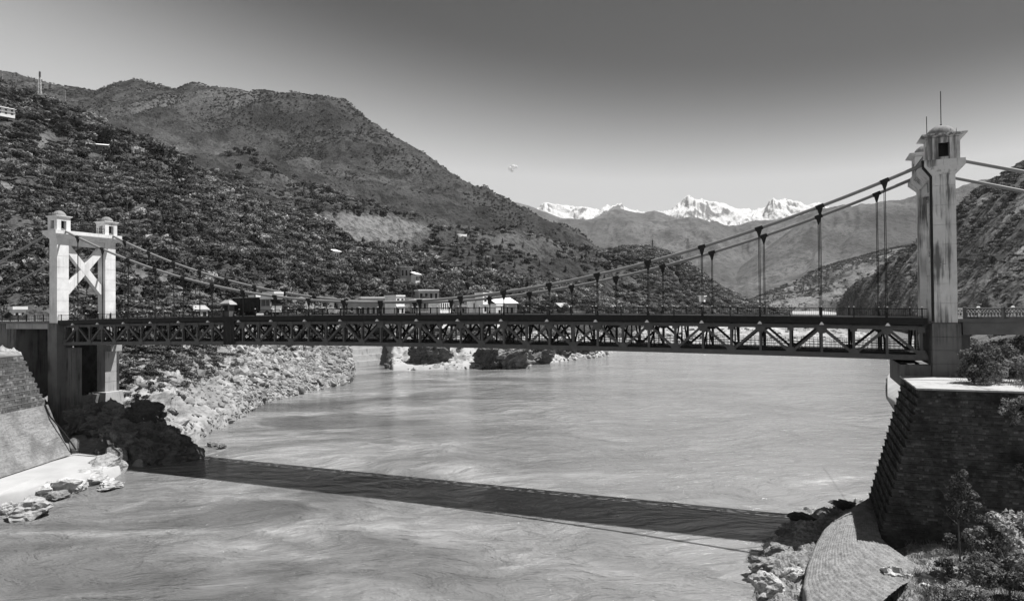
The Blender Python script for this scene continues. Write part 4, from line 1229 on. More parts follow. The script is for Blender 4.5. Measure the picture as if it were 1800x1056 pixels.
G, pu, s = cols_grid(rf, 240, 180)
X, Y = G[:, :, 0], G[:, :, 1]
rk = fbm(X / 3.2 + Y / 7, Y / 3.2, 6, 131, True, .6)
G[:, :, 2] += rk * np.where(pu[None, :] < 1560, .95, .38) + np.where(pu[None, :] < 1560, .35, 0) + np.floor(fbm(X / 2, Y / 2, 3, 133) * 4) * .14
G[:, :, 0] += fbm(Y / 1.5, X / 1.5, 3, 134) * .35
me = grid_mesh('rocky_shore', G, [MT['shore'], MT['hill_near']], False)
me.polygons.foreach_set('material_index', np.broadcast_to((pu[None, :-1] + 60 * fbm(X[:-1, :-1] / 3, Y[:-1, :-1] / 3, 3, 136) > 1640), (179, 239)).astype(np.int32).ravel())
float_attr(me, 'bare', np.full(G.shape[0] * G.shape[1], .9))
o = link('rocky_shore', me); tag(o, 'rough pale rock shore at the foot of the right abutment', None, None, 'structure')
HILL['fore'] = (G, pu, s)

# ------------------------------------------------------------------ left masonry wall above the sand ledge
lw = empty('stone_wall', (0, 0, 0), 0, 'sunlit stepped masonry retaining wall with a smooth apron at the left edge', 'stone wall')
YE = 112.0
stones = MB()
nT = 9; z0 = 9.0; hT = 8.0 / nT
for i in range(nT):
    x = -75.0 - 3.3 * i / (nT - 1); za = z0 + i * hT
    mb = MB(); mb.box(-100, x, 60, YE - .05 * i, za + (.003 if i else 0), za + hT); mb.box(-100, x + .05, 60, YE + .04 - .05 * i, za + hT - .1, za + hT - .0015)
    mb.build('masonry_course', MT['stone_l'], lw)
    for row in range(2):
        z1 = za + .03 + row * (hT - .14) / 2; z2 = z1 + (hT - .14) / 2 - .03
        y = 84.0
        while y < YE - .6:
            w = rs.uniform(.35, .8); dd = rs.uniform(0, .07)
            stones.box(x - .03, x + dd, y, y + w - .03, z1, z2 - rs.uniform(0, .02)); y += w
so = stones.build('stones', MT['stone_l'], lw); so['kind'] = 'stuff'
V = []
ny, nz = 60, 30
Gw = np.zeros((nz, ny, 3))
for j in range(nz):
    f = j / (nz - 1); z = .8 + 8.25 * f
    ye = 113.5 - 1.2 * f
    yy = np.linspace(60, ye, ny)
    Gw[j, :, 0] = -71.6 - 3.1 * f + fbm(yy / 2, np.full(ny, z / 2), 3, 5) * .12 - .25 * sin(pi * f); Gw[j, :, 1] = yy; Gw[j, :, 2] = z
mt_ap = mat_rock('apron_plaster', .27, .5, .3)
sl = link('slope_facing', grid_mesh('slope_facing', Gw[::-1, :], mt_ap), lw); sl['label'] = 'smooth pale sloping apron of the wall'
mb = MB(); mb.hexa([(-90, 60, -2), (-72.0, 60, -2), (-72.0, 113.4, -2), (-90, 113.4, -2)], [(-90, 60, 8.9), (-75.2, 60, 8.9), (-75.2, 112.2, 8.9), (-90, 112.2, 8.9)])
mb.build('wall_core', mt_ap, lw)
for k in range(3):
    mb = MB(); mb.box(-72.6, -70.9 - .28 * k + .2, 60, 111.5, -1.0 + .55 * k, -.55 + .55 * k); mb.build('foot_step', MT['pier'], lw)
mb = MB(); mb.tube([(-74.6, 111.4, 9.1), (-73.9, 111.6, 7.2), (-72.5, 112.9, 4.4), (-71.0, 113.6, 1.5)], .12, 6); mb.build('drain_pipe', MT['black'], lw)
for i, (px, py, w, h) in enumerate(((112, 802, 24, 28), (132, 797, 20, 30), (98, 800, 14, 14))):
    p = atz(px, py, .3); k = p.y / FPX
    me = rock_mesh('concrete_block', MT['stone_l'], 60 + i, 3, w * k * .55, w * k * .6, h * k * .62, .10, 9)
    o = link('concrete_block', me); o.location = p + Vector((0, 0, h * k * .4)); o.rotation_euler = (0, 0, i * .9)
    tag(o, ['squarish concrete block at the end of the left wall apron', 'taller concrete block beside the dark rocks under the bridge', 'small low concrete block against the apron foot'][i], 'concrete block')
# sand ledge
led = [(-200, 955), (-60, 898), (0, 871), (40, 862), (75, 850), (110, 845), (150, 838), (195, 826), (216, 812), (190, 798), (150, 792), (105, 790), (0, 822), (-200, 880)]
top = [atz(a, b, .35) for a, b in led]; n = len(top)
cen = sum(top, Vector()) / n
vs = [cen + Vector((0, 0, .35))]; fs = []
rings = [.5, .9, 1.0, 1.03]; dz = [.3, .12, -.15, -2.2]
for r_, z_ in zip(rings, dz):
    for p in top: vs.append(cen + (p - cen) * r_ + Vector((0, 0, z_)))
for i in range(n): fs.append((0, 1 + i, 1 + (i + 1) % n))
for k in range(3):
    for i in range(n):
        a, b = 1 + k * n + i, 1 + k * n + (i + 1) % n; fs.append((a, a + n, b + n, b))
mb = MB(); mb.add(vs, fs)
o = mb.build('sand_ledge', MT['sand'], None, True); tag(o, 'smooth pale sand ledge below the left wall', None, None, 'structure')

# retaining wall far along the left bank
rw = empty('stone_wall', (0, 0, 0), 0, 'low tiered retaining wall at the water beyond the left bank rocks', 'stone wall')
a, b = atd(594, 300, 0), atd(702, 332, 0)
dv = (b - a).normalized(); nv_ = Vector((-dv.y, dv.x, 0))
for i in range(4):
    z0_ = -3 if i == 0 else -.2 + 2.7 * i - 1.4; z1_ = -.2 + 2.7 * (i + 1) - 1.4
    p, q = a + nv_ * 1.4 * i, b + nv_ * 1.4 * i
    mb = MB(); w = nv_ * 12
    mb.hexa([Vector((v.x, v.y, z0_)) for v in (p, q, q + w, p + w)], [Vector((v.x, v.y, z1_)) for v in (p + nv_ * .3, q + nv_ * .3, q + w, p + w)])
    mb.build('masonry_course', MT['pier_light'], rw)

# ------------------------------------------------------------------ rocks
def boulder(px, py, w, h, seed, label, group=None, mat='boulder', z=-1.1, sub=4, strata=.14, rough=.22, dep=1.0, sink=.25, rz=None):
    p = atz(px, py, z); k = p.y / FPX
    rx, rz_ = w * k / 2 * 1.12, h * k / 2 * 1.25
    me = rock_mesh('boulder', MT[mat], seed, sub, rx, rx * dep, rz_, rough, 12, strata)
    o = link('boulder', me); o.location = p + Vector((0, rx * dep * .6, rz_ * (1 - sink * 2)))
    o.rotation_euler = (0, 0, (seed * .7) % 6.28 if rz is None else rz)
    return tag(o, label, 'boulder', group)
gL = 'boulders lying in the water below the left wall'
for i, (px, py, w, h, lb_) in enumerate((
 (34, 914, 66, 38, 'big angular pale boulder nearest the left edge at the water'), (88, 880, 40, 18, 'flat low boulder between the big pale boulder and the ledge'),
 (72, 872, 44, 26, 'rounded boulder at the lower tip of the sand ledge'), (108, 868, 56, 30, 'broad pale boulder lying along the front of the sand ledge'),
 (150, 852, 62, 26, 'long flat boulder in front of the sand ledge, pale on top'), (176, 838, 60, 40, 'tall blocky boulder on the ledge corner with a dark side'),
 (196, 824, 34, 40, 'upright cracked boulder at the tip of the ledge next to the dark rocks'), (152, 812, 52, 18, 'flat dark boulder lying on the sand ledge'),
 (184, 862, 46, 14, 'low wet boulder awash off the ledge'), (130, 866, 22, 9, 'tiny boulder awash below the long flat boulder'), (6, 905, 30, 22, 'dark boulder cut by the left edge of the photo'))):
    boulder(px, py, w, h, 200 + i, lb_, gL, 'rock_pale')
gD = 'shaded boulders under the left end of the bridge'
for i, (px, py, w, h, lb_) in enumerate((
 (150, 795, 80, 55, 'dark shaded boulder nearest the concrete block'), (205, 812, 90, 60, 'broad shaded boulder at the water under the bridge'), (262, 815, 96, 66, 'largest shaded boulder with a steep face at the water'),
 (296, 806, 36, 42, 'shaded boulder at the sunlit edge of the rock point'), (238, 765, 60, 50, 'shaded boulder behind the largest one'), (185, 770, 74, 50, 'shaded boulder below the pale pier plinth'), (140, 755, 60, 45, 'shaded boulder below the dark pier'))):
    boulder(px, py, w * 1.12, h * 1.15, 230 + i, lb_, gD, 'boulder_dark', z=(-1.1, -1.1, -1.1, -1.1, 2, 1.5, 3)[i], sub=5, strata=.3, rough=.42)  # darker rock deepens the bridge shade by colour
boulder(372, 785, 18, 11, 251, 'small split boulder standing in the water off the rock point', None, 'rock_pale')
boulder(389, 789, 14, 9, 252, 'small dark boulder beside the split one in the water', None, 'boulder')
boulder(331, 799, 14, 6, 253, 'tiny round boulder at the edge of the bridge shadow', None, 'boulder')
gS = 'outcrops on the sand bar beyond the bridge'
for i, (px, py, w, h, lb_) in enumerate((
 (712, 641, 52, 38, 'dark craggy outcrop at the left end of the sand bar'), (752, 647, 66, 42, 'big dark layered outcrop left of the white sand'), (694, 645, 20, 12, 'small pale rock at the foot of the left outcrop'),
 (862, 648, 52, 34, 'rounded outcrop right of the white sand'), (900, 648, 70, 38, 'wide pale outcrop with a bright base'), (940, 640, 60, 34, 'slanting dark outcrop in the middle of the bar'),
 (985, 632, 60, 26, 'low dark outcrop towards the right of the bar'), (1025, 628, 54, 22, 'last low outcrop on the bar to the right'), (680, 648, 10, 7, 'tiny rock in the water off the outcrops'), (1062, 624, 18, 8, 'small rock at the far tip of the bar'))):
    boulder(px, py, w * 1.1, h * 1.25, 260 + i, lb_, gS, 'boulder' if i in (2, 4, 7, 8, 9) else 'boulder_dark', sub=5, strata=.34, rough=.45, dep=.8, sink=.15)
gF = 'pale boulders on the right foreground shore'
for i, (px, py, w, h, zz, lb_) in enumerate((
 (1345, 1010, 60, 40, -.6, 'bright cracked boulder at the water edge, lower right'), (1375, 985, 70, 40, 0, 'bright flat boulder beside the apron skirt'), (1360, 1050, 70, 50, 0, 'big bright boulder at the bottom edge of the photo'),
 (1395, 955, 60, 26, -.6, 'dark boulder in the bridge shadow by the apron'), (1420, 918, 50, 16, -1, 'long dark rock shelf at the end of the bridge shadow'), (1490, 895, 50, 18, 0, 'dark rock behind the upper rim of the apron'),
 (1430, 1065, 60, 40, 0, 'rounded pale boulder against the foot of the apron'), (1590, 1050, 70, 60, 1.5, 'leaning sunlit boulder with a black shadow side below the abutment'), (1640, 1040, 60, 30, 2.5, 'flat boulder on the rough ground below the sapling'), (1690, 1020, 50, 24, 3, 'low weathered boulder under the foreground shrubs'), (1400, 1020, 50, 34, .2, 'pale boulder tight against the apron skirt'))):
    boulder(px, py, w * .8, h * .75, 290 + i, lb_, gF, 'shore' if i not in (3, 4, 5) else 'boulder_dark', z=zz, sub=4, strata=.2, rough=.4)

# loose stones on the left bank: the largest are boulders of their own, the rest one heap
G, pu, s = HILL['left']
nv, nu = G.shape[:2]
vv = (np.arange(nv - 1) + .5) / (nv - 1); pc = (pu[:-1] + pu[1:]) / 2
dens = ((vv > s[0] + .35 * (s[1] - s[0])) & (vv < s[4] - .01))[:, None] * ((pc > 175) & (pc < 1060))[None, :] * np.interp(pc, [175, 300, 400, 470, 620, 640, 700, 860, 1060], [.12, .12, .25, 1, 1, .06, .03, .06, .3])[None, :]
dens = dens * np.clip(1.2 - (vv[:, None] - s[2]) / (s[4] - s[2]), .25, 1)
P = scatter(G, 11000, dens, 5)
r = np.random.default_rng(9)
sz = np.clip(.55 * (1 - r.random(len(P))) ** -.42, .5, 3.6)
px_, py_ = px_of(P)
app = sz / P[:, 1] * (px_ > 0) * (px_ < 1800)
order = np.argsort(-app)
BO = {}
for j, i in enumerate(order[:300]):
    me = ROCKS[j % 6]
    o = link('boulder', me); o.location = P[i]; k = sz[i]
    o.scale = (k, k, k); o.rotation_euler = (r.uniform(-.3, .3), r.uniform(-.3, .3), r.uniform(0, 6.28))
    tag(o, 'loose angular pale boulder among the stones of the left bank', 'boulder', 'loose boulders on the left bank')
    BO.setdefault(str(j % 6), o)
rest = order[300:]
gn_scatter('bank_stones', P[rest], [str(i % 6) for i in range(len(rest))], sz[rest], np.ones(len(rest)), 'loose pale stones covering the left bank', 4, BO)
G, pu, s = HILL['bar']
P = scatter(G, 1500, None, 6); sz = np.clip(1.0 * (1 - r.random(len(P))) ** -.4, .8, 5)
gn_scatter('bar_stones', P, [str(i % 6) for i in range(len(P))], sz, np.ones(len(P)), 'boulders strewn over the gravel bar', 5, BO)
#@@BUILD
# ------------------------------------------------------------------ buildings
def house(name, label, cat, px0, px1, ytop, d, zb, depth, mat, storeys=1, wins=4, roof='flat', rz=None, group=None, roofmat='plaster', overhang=.3, win_h=.5):
    if 290 < d < 345: d *= 1.06
    a, b = atd(px0, d, zb), atd(px1, d, zb); W = (b - a).length; ztop = at((px0 + px1) / 2, ytop, d).z
    c = (a + b) / 2; ang = math.atan2((b - a).y, (b - a).x) + (rz if rz is not None else (.9 if mat == 'plaster' else .4)); W *= .82
    o = empty(name, (c.x, c.y, zb), ang, label, cat, group); H = ztop - zb
    Hw = H * (.72 if roof in ('gable', 'shed') else 1)
    sh = Hw / storeys
    mb = MB(); mb.box(-W / 2, W / 2, 0, depth, -1.5, Hw); mb.build('walls', MT[mat], o)
    if storeys > 1:
        for k in range(1, storeys):
            mb = MB(); mb.box(-W / 2 - .12, W / 2 + .12, -.5, -.003, k * sh - .1, k * sh + .1); mb.build('balcony_slab', MT['plaster'], o)
    for k in range(storeys):
        for j in range(wins):
            x = -W / 2 + W * (j + .5) / wins; ww = min(.55 * W / wins, 1.6); z0 = k * sh + sh * .28; z1 = z0 + sh * win_h
            mb = MB(); mb.box(x - ww / 2, x + ww / 2, -.06, -.004, z0 - .08, z0); mb.box(x - ww / 2 - .06, x - ww / 2, -.06, -.004, z0 - .08, z1 + .06); mb.box(x + ww / 2, x + ww / 2 + .06, -.06, -.004, z0 - .08, z1 + .06); mb.box(x - ww / 2, x + ww / 2, -.06, -.004, z1, z1 + .06)
            wn = mb.build('window', MT['plaster'], o)
            mb = MB(); mb.box(x - ww / 2, x + ww / 2, -.03, .05, z0, z1); mb.build('pane', MT['glass'], wn)
    if roof == 'flat':
        mb = MB(); mb.box(-W / 2 - overhang, W / 2 + overhang, -overhang, depth + overhang, Hw, Hw + .22)
        for sx in (-1, 1): mb.box(sx * (W / 2 + overhang - .1) - .1, sx * (W / 2 + overhang - .1) + .1, -overhang, depth + overhang, Hw + .222, Hw + .7)
        mb.box(-W / 2 - overhang + .2, W / 2 + overhang - .2, -overhang, -overhang + .15, Hw + .222, Hw + .7)
    elif roof == 'gable':
        mb = MB(); e = overhang + .2; hh = H - Hw
        A = [(-W / 2 - e, -e, Hw), (W / 2 + e, -e, Hw), (W / 2 + e, depth + e, Hw), (-W / 2 - e, depth + e, Hw)]
        r0_, r1_ = (-W / 2 - e, depth / 2, Hw + hh), (W / 2 + e, depth / 2, Hw + hh)
        mb.add(A + [r0_, r1_], [(0, 1, 5, 4), (2, 3, 4, 5), (1, 2, 5), (3, 0, 4), (3, 2, 1, 0)])
    else:
        mb = MB(); e = overhang + .2
        mb.hexa([(-W / 2 - e, -e - .4, Hw), (W / 2 + e, -e - .4, Hw), (W / 2 + e, depth + e, H - .15), (-W / 2 - e, depth + e, H - .15)], [(-W / 2 - e, -e - .4, Hw + .15), (W / 2 + e, -e - .4, Hw + .15), (W / 2 + e, depth + e, H), (-W / 2 - e, depth + e, H)])
    mb.build('roof', MT[roofmat], o)
    return o
Z1 = 16.5
house('factory_building', 'long low grey factory hall behind the bridge railing, left of the white tower block', 'building', 586, 690, 531, 318, Z1, 9, 'plaster_grey', 1, 9, 'flat', roofmat='plaster_grey')
house('factory_building', 'raised upper storey with dark window bands above the long factory hall', 'building', 630, 690, 524, 324, Z1, 8, 'plaster_grey', 2, 5, 'flat', roofmat='plaster')
house('tower_house', 'narrow white tower block of three storeys beside the factory', 'building', 692, 716, 521, 314, Z1, 8, 'plaster', 3, 2, 'flat', roofmat='plaster')
house('apartment_building', 'grey three storey house with a white balcony front, centre of the town', 'building', 724, 770, 527, 322, Z1, 9, 'plaster_grey', 2, 5, 'flat', roofmat='plaster')
house('apartment_building', 'white balconied house between the grey house and the palm trees', 'building', 767, 800, 528, 316, Z1, 8, 'plaster', 2, 5, 'flat', roofmat='plaster')
house('apartment_building', 'grey house set back on the slope with two dark windows', 'building', 732, 776, 511, 338, Z1, 8, 'plaster_grey', 3, 4, 'flat', roofmat='plaster')
house('apartment_building', 'weathered flat block left of the white stair tower', 'building', 806, 846, 522, 326, Z1, 9, 'plaster_grey', 3, 4, 'flat', roofmat='roof_tin')
house('stair_tower', 'white stair tower of the weathered block', 'building', 846, 861, 517, 320, Z1, 5, 'plaster', 3, 1, 'flat', roofmat='plaster')
house('stair_tower', 'slim white pillar-like annex on the weathered block', 'building', 830, 837, 528, 321, Z1, 4, 'plaster', 2, 1, 'flat', roofmat='plaster')
house('shed', 'wide grey shed with a bright roof edge right of the stair tower', 'shed', 866, 915, 522, 330, Z1 + 2, 10, 'plaster_grey', 1, 2, 'shed', roofmat='plaster')
house('shed', 'small white shed behind the railing right of the stair tower', 'shed', 867, 889, 537, 312, Z1, 6, 'plaster', 1, 1, 'flat', roofmat='plaster')
house('shed', 'dark open shed further right along the town road', 'shed', 984, 1006, 532, 400, Z1, 6, 'roof_dark', 1, 1, 'shed', roofmat='roof_tin')
house('cottage', 'small pale cottage with a shallow gable behind the left end of the bridge', 'house', 340, 368, 536, 212, 21.2, 5, 'plaster', 1, 2, 'gable', roofmat='roof_tin')
house('shed', 'white garden shed at the far left behind the approach railing', 'shed', 24, 46, 544, 158, 21.4, 3, 'plaster', 1, 2, 'flat', roofmat='plaster')
house('bus_shelter', 'white roadside shelter beyond the truck with dark openings', 'shed', 448, 466, 522, 232, 21.5, 4, 'plaster', 1, 2, 'flat', roofmat='plaster')
def on_hill(px, d, key='left'):
    """ground height of a hill sheet at a column and distance"""
    G, pu, s = HILL[key]
    i = int(np.clip(np.searchsorted(pu, px), 0, len(pu) - 1))
    return float(np.interp(d, G[:, i, 1], G[:, i, 2]))
for nm, lab, cat, x0, x1, yt, d, mat, rf_ in (
  ('hut', 'tiny hut with a flat pale roof on the slope right of the left tower', 'hut', 235, 251, 474, 285, 'plaster', 'shed'),
  ('house', 'white two level house with a bright roof at the top left edge', 'house', -6, 27, 186, 560, 'plaster', 'shed'),
  ('house', 'long low house with a pale strip roof among the hilltop trees', 'house', 150, 190, 250, 560, 'roof_dark', 'shed'),
  ('house', 'grey flat roofed house alone on the wooded slope above the town', 'house', 702, 727, 470, 450, 'plaster_grey', 'flat'),
  ('house', 'small white outbuilding beside the lone grey house', 'house', 728, 741, 477, 450, 'plaster', 'shed'),
  ('hut', 'pale hut beside the light track on the hillside', 'hut', 586, 600, 437, 470, 'plaster', 'shed')):
    z = on_hill((x0 + x1) / 2, d); hz = at((x0 + x1) / 2, yt, d).z
    zb = max(min(z - .5, hz - 2.6), hz - 7.5)
    house(nm, lab, cat, x0, x1, yt, d, zb, 5, mat, 2 if x0 < 0 else 1, 3, rf_, roofmat='plaster' if rf_ == 'shed' else 'roof_tin', overhang=.6)
# open pavilion on the hilltop
pv_z = at(90, 232, 600).z; c = at(90, 232, 600)
pv = empty('pavilion', (c.x, c.y, pv_z), .15, 'open pavilion with thin posts and a flat dark roof on the left hilltop', 'pavilion')
W = 30 * 600 / FPX
def pvp(n_, f): mb = MB(); f(mb); return mb.build(n_, MT['roof_dark'] if n_ == 'roof' else MT['plaster_grey'], pv)
pvp('roof', lambda m: m.hexa([(-W / 2, -4, 8.8), (W / 2, -4, 8.2), (W / 2, 4, 8.2), (-W / 2, 4, 8.8)], [(-W / 2, -4, 9.3), (W / 2, -4, 8.7), (W / 2, 4, 8.7), (-W / 2, 4, 9.3)]))
pvp('floor', lambda m: m.box(-W / 2, W / 2, -3.5, 3.5, -6, .2))
for x in (-.42, -.05, .42):
    for y in (-3.2, 3.2): pvp('column', lambda m: m.box(x * W - .25, x * W + .25, y - .25, y + .25, .2, 8.25))
# little far houses on the mountain foot
for i, (x, y, d, lab) in enumerate(((695, 427, 760, 'first of three small white houses below the stony field'), (712, 428, 760, 'second of three small white houses below the stony field'), (528, 361, 1150, 'pale farmhouse at the left on the mountain foot'), (590, 361, 1150, 'pale farmhouse in the row of trees above the stony field'),
                                   (606, 360, 1150, 'right neighbour of the farmhouse above the stony field'), (948, 398, 1350, 'lone white house high on the right shoulder of the mountain'), (932, 459, 700, 'white house low on the slope left of the spur'), (1003, 462, 760, 'white house among trees near the spur'), (1036, 456, 800, 'grey house below the spur crest'), (928, 446, 900, 'tiny white house above the low slope'))):
    g_ = atd(x, d, 0); zz = at(x, y + 4, d).z
    house('house', lab, 'house', x - 4, x + 4, y - 3, d, zz, 6, 'plaster', 1, 2, 'gable', group='small white houses on the mountain foot', roofmat='roof_tin', overhang=.3)
rnd = random.Random(3)
house('shelter', 'white canopy shelter at the foot of the wooded spur', 'shelter', 1234, 1243, 521, 560, at(1238, 527, 560).z, 4, 'plaster', 1, 1, 'flat', roofmat='plaster', overhang=.9)

def track(key, pts, w, label):
    G, pu, s = HILL[key]; V = G.reshape(-1, 3); qx, qy = px_of(V); out = []
    for (x0, y0), (x1, y1) in zip(pts[:-1], pts[1:]):
        for f in np.linspace(0, 1, 8, endpoint=False):
            x, y = x0 + (x1 - x0) * f, y0 + (y1 - y0) * f
            c_ = (qx - x) ** 2 + (qy - y) ** 2
            near = np.where(c_ < max(c_.min() * 2.5, 4))[0]; out.append(V[near[np.argmin(V[near, 1])]])
    P = np.array(out)
    for _ in range(4): P[1:-1] = (P[:-2] + 2 * P[1:-1] + P[2:]) / 4
    vs = []; fs = []
    for i, p in enumerate(P):
        vs += [(p[0], p[1] - w / 2, p[2] + .5), (p[0], p[1] + w / 2, p[2] + .9 + w * .12), (p[0], p[1] - w / 2 - .3, p[2] - 2)]
    for i in range(len(P) - 1): fs += [(3 * i, 3 * i + 3, 3 * i + 4, 3 * i + 1), (3 * i + 2, 3 * i + 5, 3 * i + 3, 3 * i)]
    mb = MB(); mb.add(vs, fs); o = mb.build('dirt_track', MT['sand'], None, True); return tag(o, label, None, None, 'structure')
track('right', [(1640, 459), (1685, 455), (1740, 452), (1810, 449)], 3.0, 'pale road cut across the dark right hillside')
track('left', [(606, 459), (625, 455), (645, 449), (668, 443)], 4.0, 'pale dirt track bending up the left hillside')
track('mountain', [(752, 424), (775, 418), (800, 413), (825, 414)], 7.0, 'pale track on the foot of the big mountain')
track('left', [(215, 418), (270, 416), (320, 412), (370, 402)], 2.5, 'faint path across the scrub slope above the left tower')
# ------------------------------------------------------------------ masts and pylons
def lattice(name, label, cat, px, yb, yt, d, w0, w1, arms=False, head=True, group=None, mat='pier_light'):
    b = at(px, yb, d); H = at(px, yt, d).z - b.z
    o = empty(name, b, .3, label, cat, group)
    for sx in (-1, 1):
        for sy in (-1, 1):
            mb = MB(); mb.beam((sx * w0, sy * w0, -3), (sx * w1, sy * w1, H * .86), .3, .3); mb.build('leg', MT[mat], o)
    mb = MB(); n = 9
    for i in range(n):
        f0, f1 = i / n * .86, (i + 1) / n * .86; a0 = w0 + (w1 - w0) * f0 / .86; a1 = w0 + (w1 - w0) * f1 / .86
        for s_ in (-1, 1):
            mb.beam((-a0, s_ * a0, f0 * H), (a1, s_ * a1, f1 * H), .1, .1); mb.beam((a0, s_ * a0, f0 * H), (-a1, s_ * a1, f1 * H), .1, .1)
            mb.beam((s_ * a0, -a0, f0 * H), (s_ * a1, a1, f1 * H), .1, .1, (1, 0, 0))
            mb.beam((-a1, s_ * a1, f1 * H), (a1, s_ * a1, f1 * H), .14, .14)
    br = mb.build('bracing', MT[mat], o); br['kind'] = 'stuff'
    if head:
        mb = MB(); mb.box(-.75, .75, -.75, .75, H * .84, H * .98); mb.build('antenna_panel', MT['roof_dark'], o)
    mb = MB(); mb.tube([(0, 0, H * .8), (0, 0, H)], .18, 5); mb.build('spike', MT['roof_dark'], o)
    if arms:
        for f in (.62, .74, .86):
            mb = MB(); mb.beam((-w0 * 1.6, 0, f * H), (w0 * 1.6, 0, f * H), .3, .3); mb.build('cross_arm', MT[mat], o)
    return o
lattice('radio_mast', 'tall pale lattice radio mast with a dark head above the left hilltop trees', 'radio mast', 70, 205, 125, 690, 2.0, .7, mat='plaster')
lattice('radio_mast', 'shorter lattice radio mast left of the mountain saddle', 'radio mast', 113, 208, 150, 690, 1.2, .7, head=False, mat='plaster_grey')
lattice('radio_mast', 'thin mast at the very top left edge', 'radio mast', 3, 165, 124, 720, .9, .6, head=False)
lattice('pylon', 'steel transmission pylon with cross arms behind the spur', 'pylon', 1210, 475, 410, 1300, 4.2, 1.2, True, False, mat='roof_dark')
lattice('pylon', 'fainter transmission pylon right of the other one', 'pylon', 1231, 470, 425, 1500, 3.2, 1.0, True, False, mat='roof_dark')
lattice('radio_mast', 'small mast standing on the wooded spur crest', 'radio mast', 1147, 440, 419, 900, 1.1, .35, head=False, mat='roof_dark')
for i, (px, yt, yb, d, lab) in enumerate(((74, 284, 322, 470, 'slender wooden utility pole high on the left slope'), (224, 344, 392, 420, 'utility pole above the right head of the left tower'))):
    b = at(px, yb, d); t_ = at(px, yt, d); o = empty('utility_pole', b, .4, lab, 'utility pole', 'poles on the left slope')
    mb = MB(); mb.tube([(0, 0, -3), (0, 0, t_.z - b.z)], [.22, .16], 7); mb.build('post', MT['plaster_grey'], o)
    mb = MB(); mb.box(-1.1, 1.1, -.06, .06, t_.z - b.z - 1, t_.z - b.z - .85); mb.build('cross_arm', MT['bark'], o)
a, b = at(1560, 548, 110), at(1830, 478, 60)
mb = MB(); mb.tube([a.lerp(b, f) - Vector((0, 0, 1.6 * f * (1 - f) * 4 * .3)) for f in np.linspace(0, 1, 14)], .03, 5)
o = mb.build('power_cable', MT['black']); tag(o, 'thin power cable crossing in front of the right tower', 'cable')
mf_, t, p = new_mat('foam')
p.inputs['Base Color'].default_value = (.36, .36, .36, 1); p.inputs['Roughness'].default_value = .9
ea = nd(t, 'ShaderNodeAttribute', attribute_name='edge')
nz_ = noise(t, coords(t, (.35, .9, 1)), 1.0, 8, .72, .8)
mm = nd(t, 'ShaderNodeMath', operation='MULTIPLY'); t.links.new(ea.outputs['Fac'], mm.inputs[0]); t.links.new(ramp(t, nz_, [(.36, 0), (.70, .9)]), mm.inputs[1])
tr = nd(t, 'ShaderNodeBsdfTransparent'); mx = nd(t, 'ShaderNodeMixShader'); t.links.new(mm.outputs[0], mx.inputs[0]); t.links.new(tr.outputs[0], mx.inputs[1]); t.links.new(p.outputs[0], mx.inputs[2])
t.links.new(mx.outputs[0], t.nodes['Material Output'].inputs[0])
def foam(pts, w, label, k=1.0):
    P = np.array([list(atz(x, y, -1.085)) for x, y in pts]); q = np.linspace(0, 1, 40)
    C = np.stack([np.interp(q, np.linspace(0, 1, len(P)), P[:, a]) for a in range(3)], 1)
    for _ in range(5): C[1:-1] = (C[:-2] + 2 * C[1:-1] + C[2:]) / 4
    d = np.gradient(C, axis=0); nn = np.stack([-d[:, 1], d[:, 0], 0 * d[:, 0]], 1); nn /= np.linalg.norm(nn, axis=1)[:, None]
    G = np.stack([C + nn * w * a * (.6 + .5 * fbm(q * 9, q * 0 + a, 3, 7))[:, None] for a in (-1, -.5, 0, .5, 1)], 0)
    me = grid_mesh('foam', G, mf_); e = np.array([0, .6, 1, .6, 0])[:, None] * (np.sin(np.pi * q) ** .6)[None, :]
    float_attr(me, 'edge', e * k); o = link('foam', me); return tag(o, label, None, None, 'stuff')
foam([(1380, 856), (1430, 848), (1480, 842), (1545, 836)], 5.0, 'pale foam plume drifting off the right abutment', 1.6)
foam([(1450, 868), (1480, 866), (1510, 872), (1550, 880)], 1.6, 'thin foam line below the pale plume')
foam([(120, 905), (190, 900), (245, 886), (300, 858)], 1.2, 'broken foam line where the current passes the left boulders', .6)
foam([(330, 795), (360, 800), (390, 792), (405, 783)], 1.1, 'white water round the small rocks off the rock point')
foam([(640, 700), (720, 690), (800, 678), (900, 668)], 3.0, 'streak of foam in the middle of the river', .35)
foam([(1050, 650), (1200, 655), (1350, 648), (1450, 640)], 5.0, 'faint foam streak far across the river', .35)
foam([(560, 930), (640, 922), (720, 906), (800, 884)], 1.0, 'faint foam streak in the near water', .35)
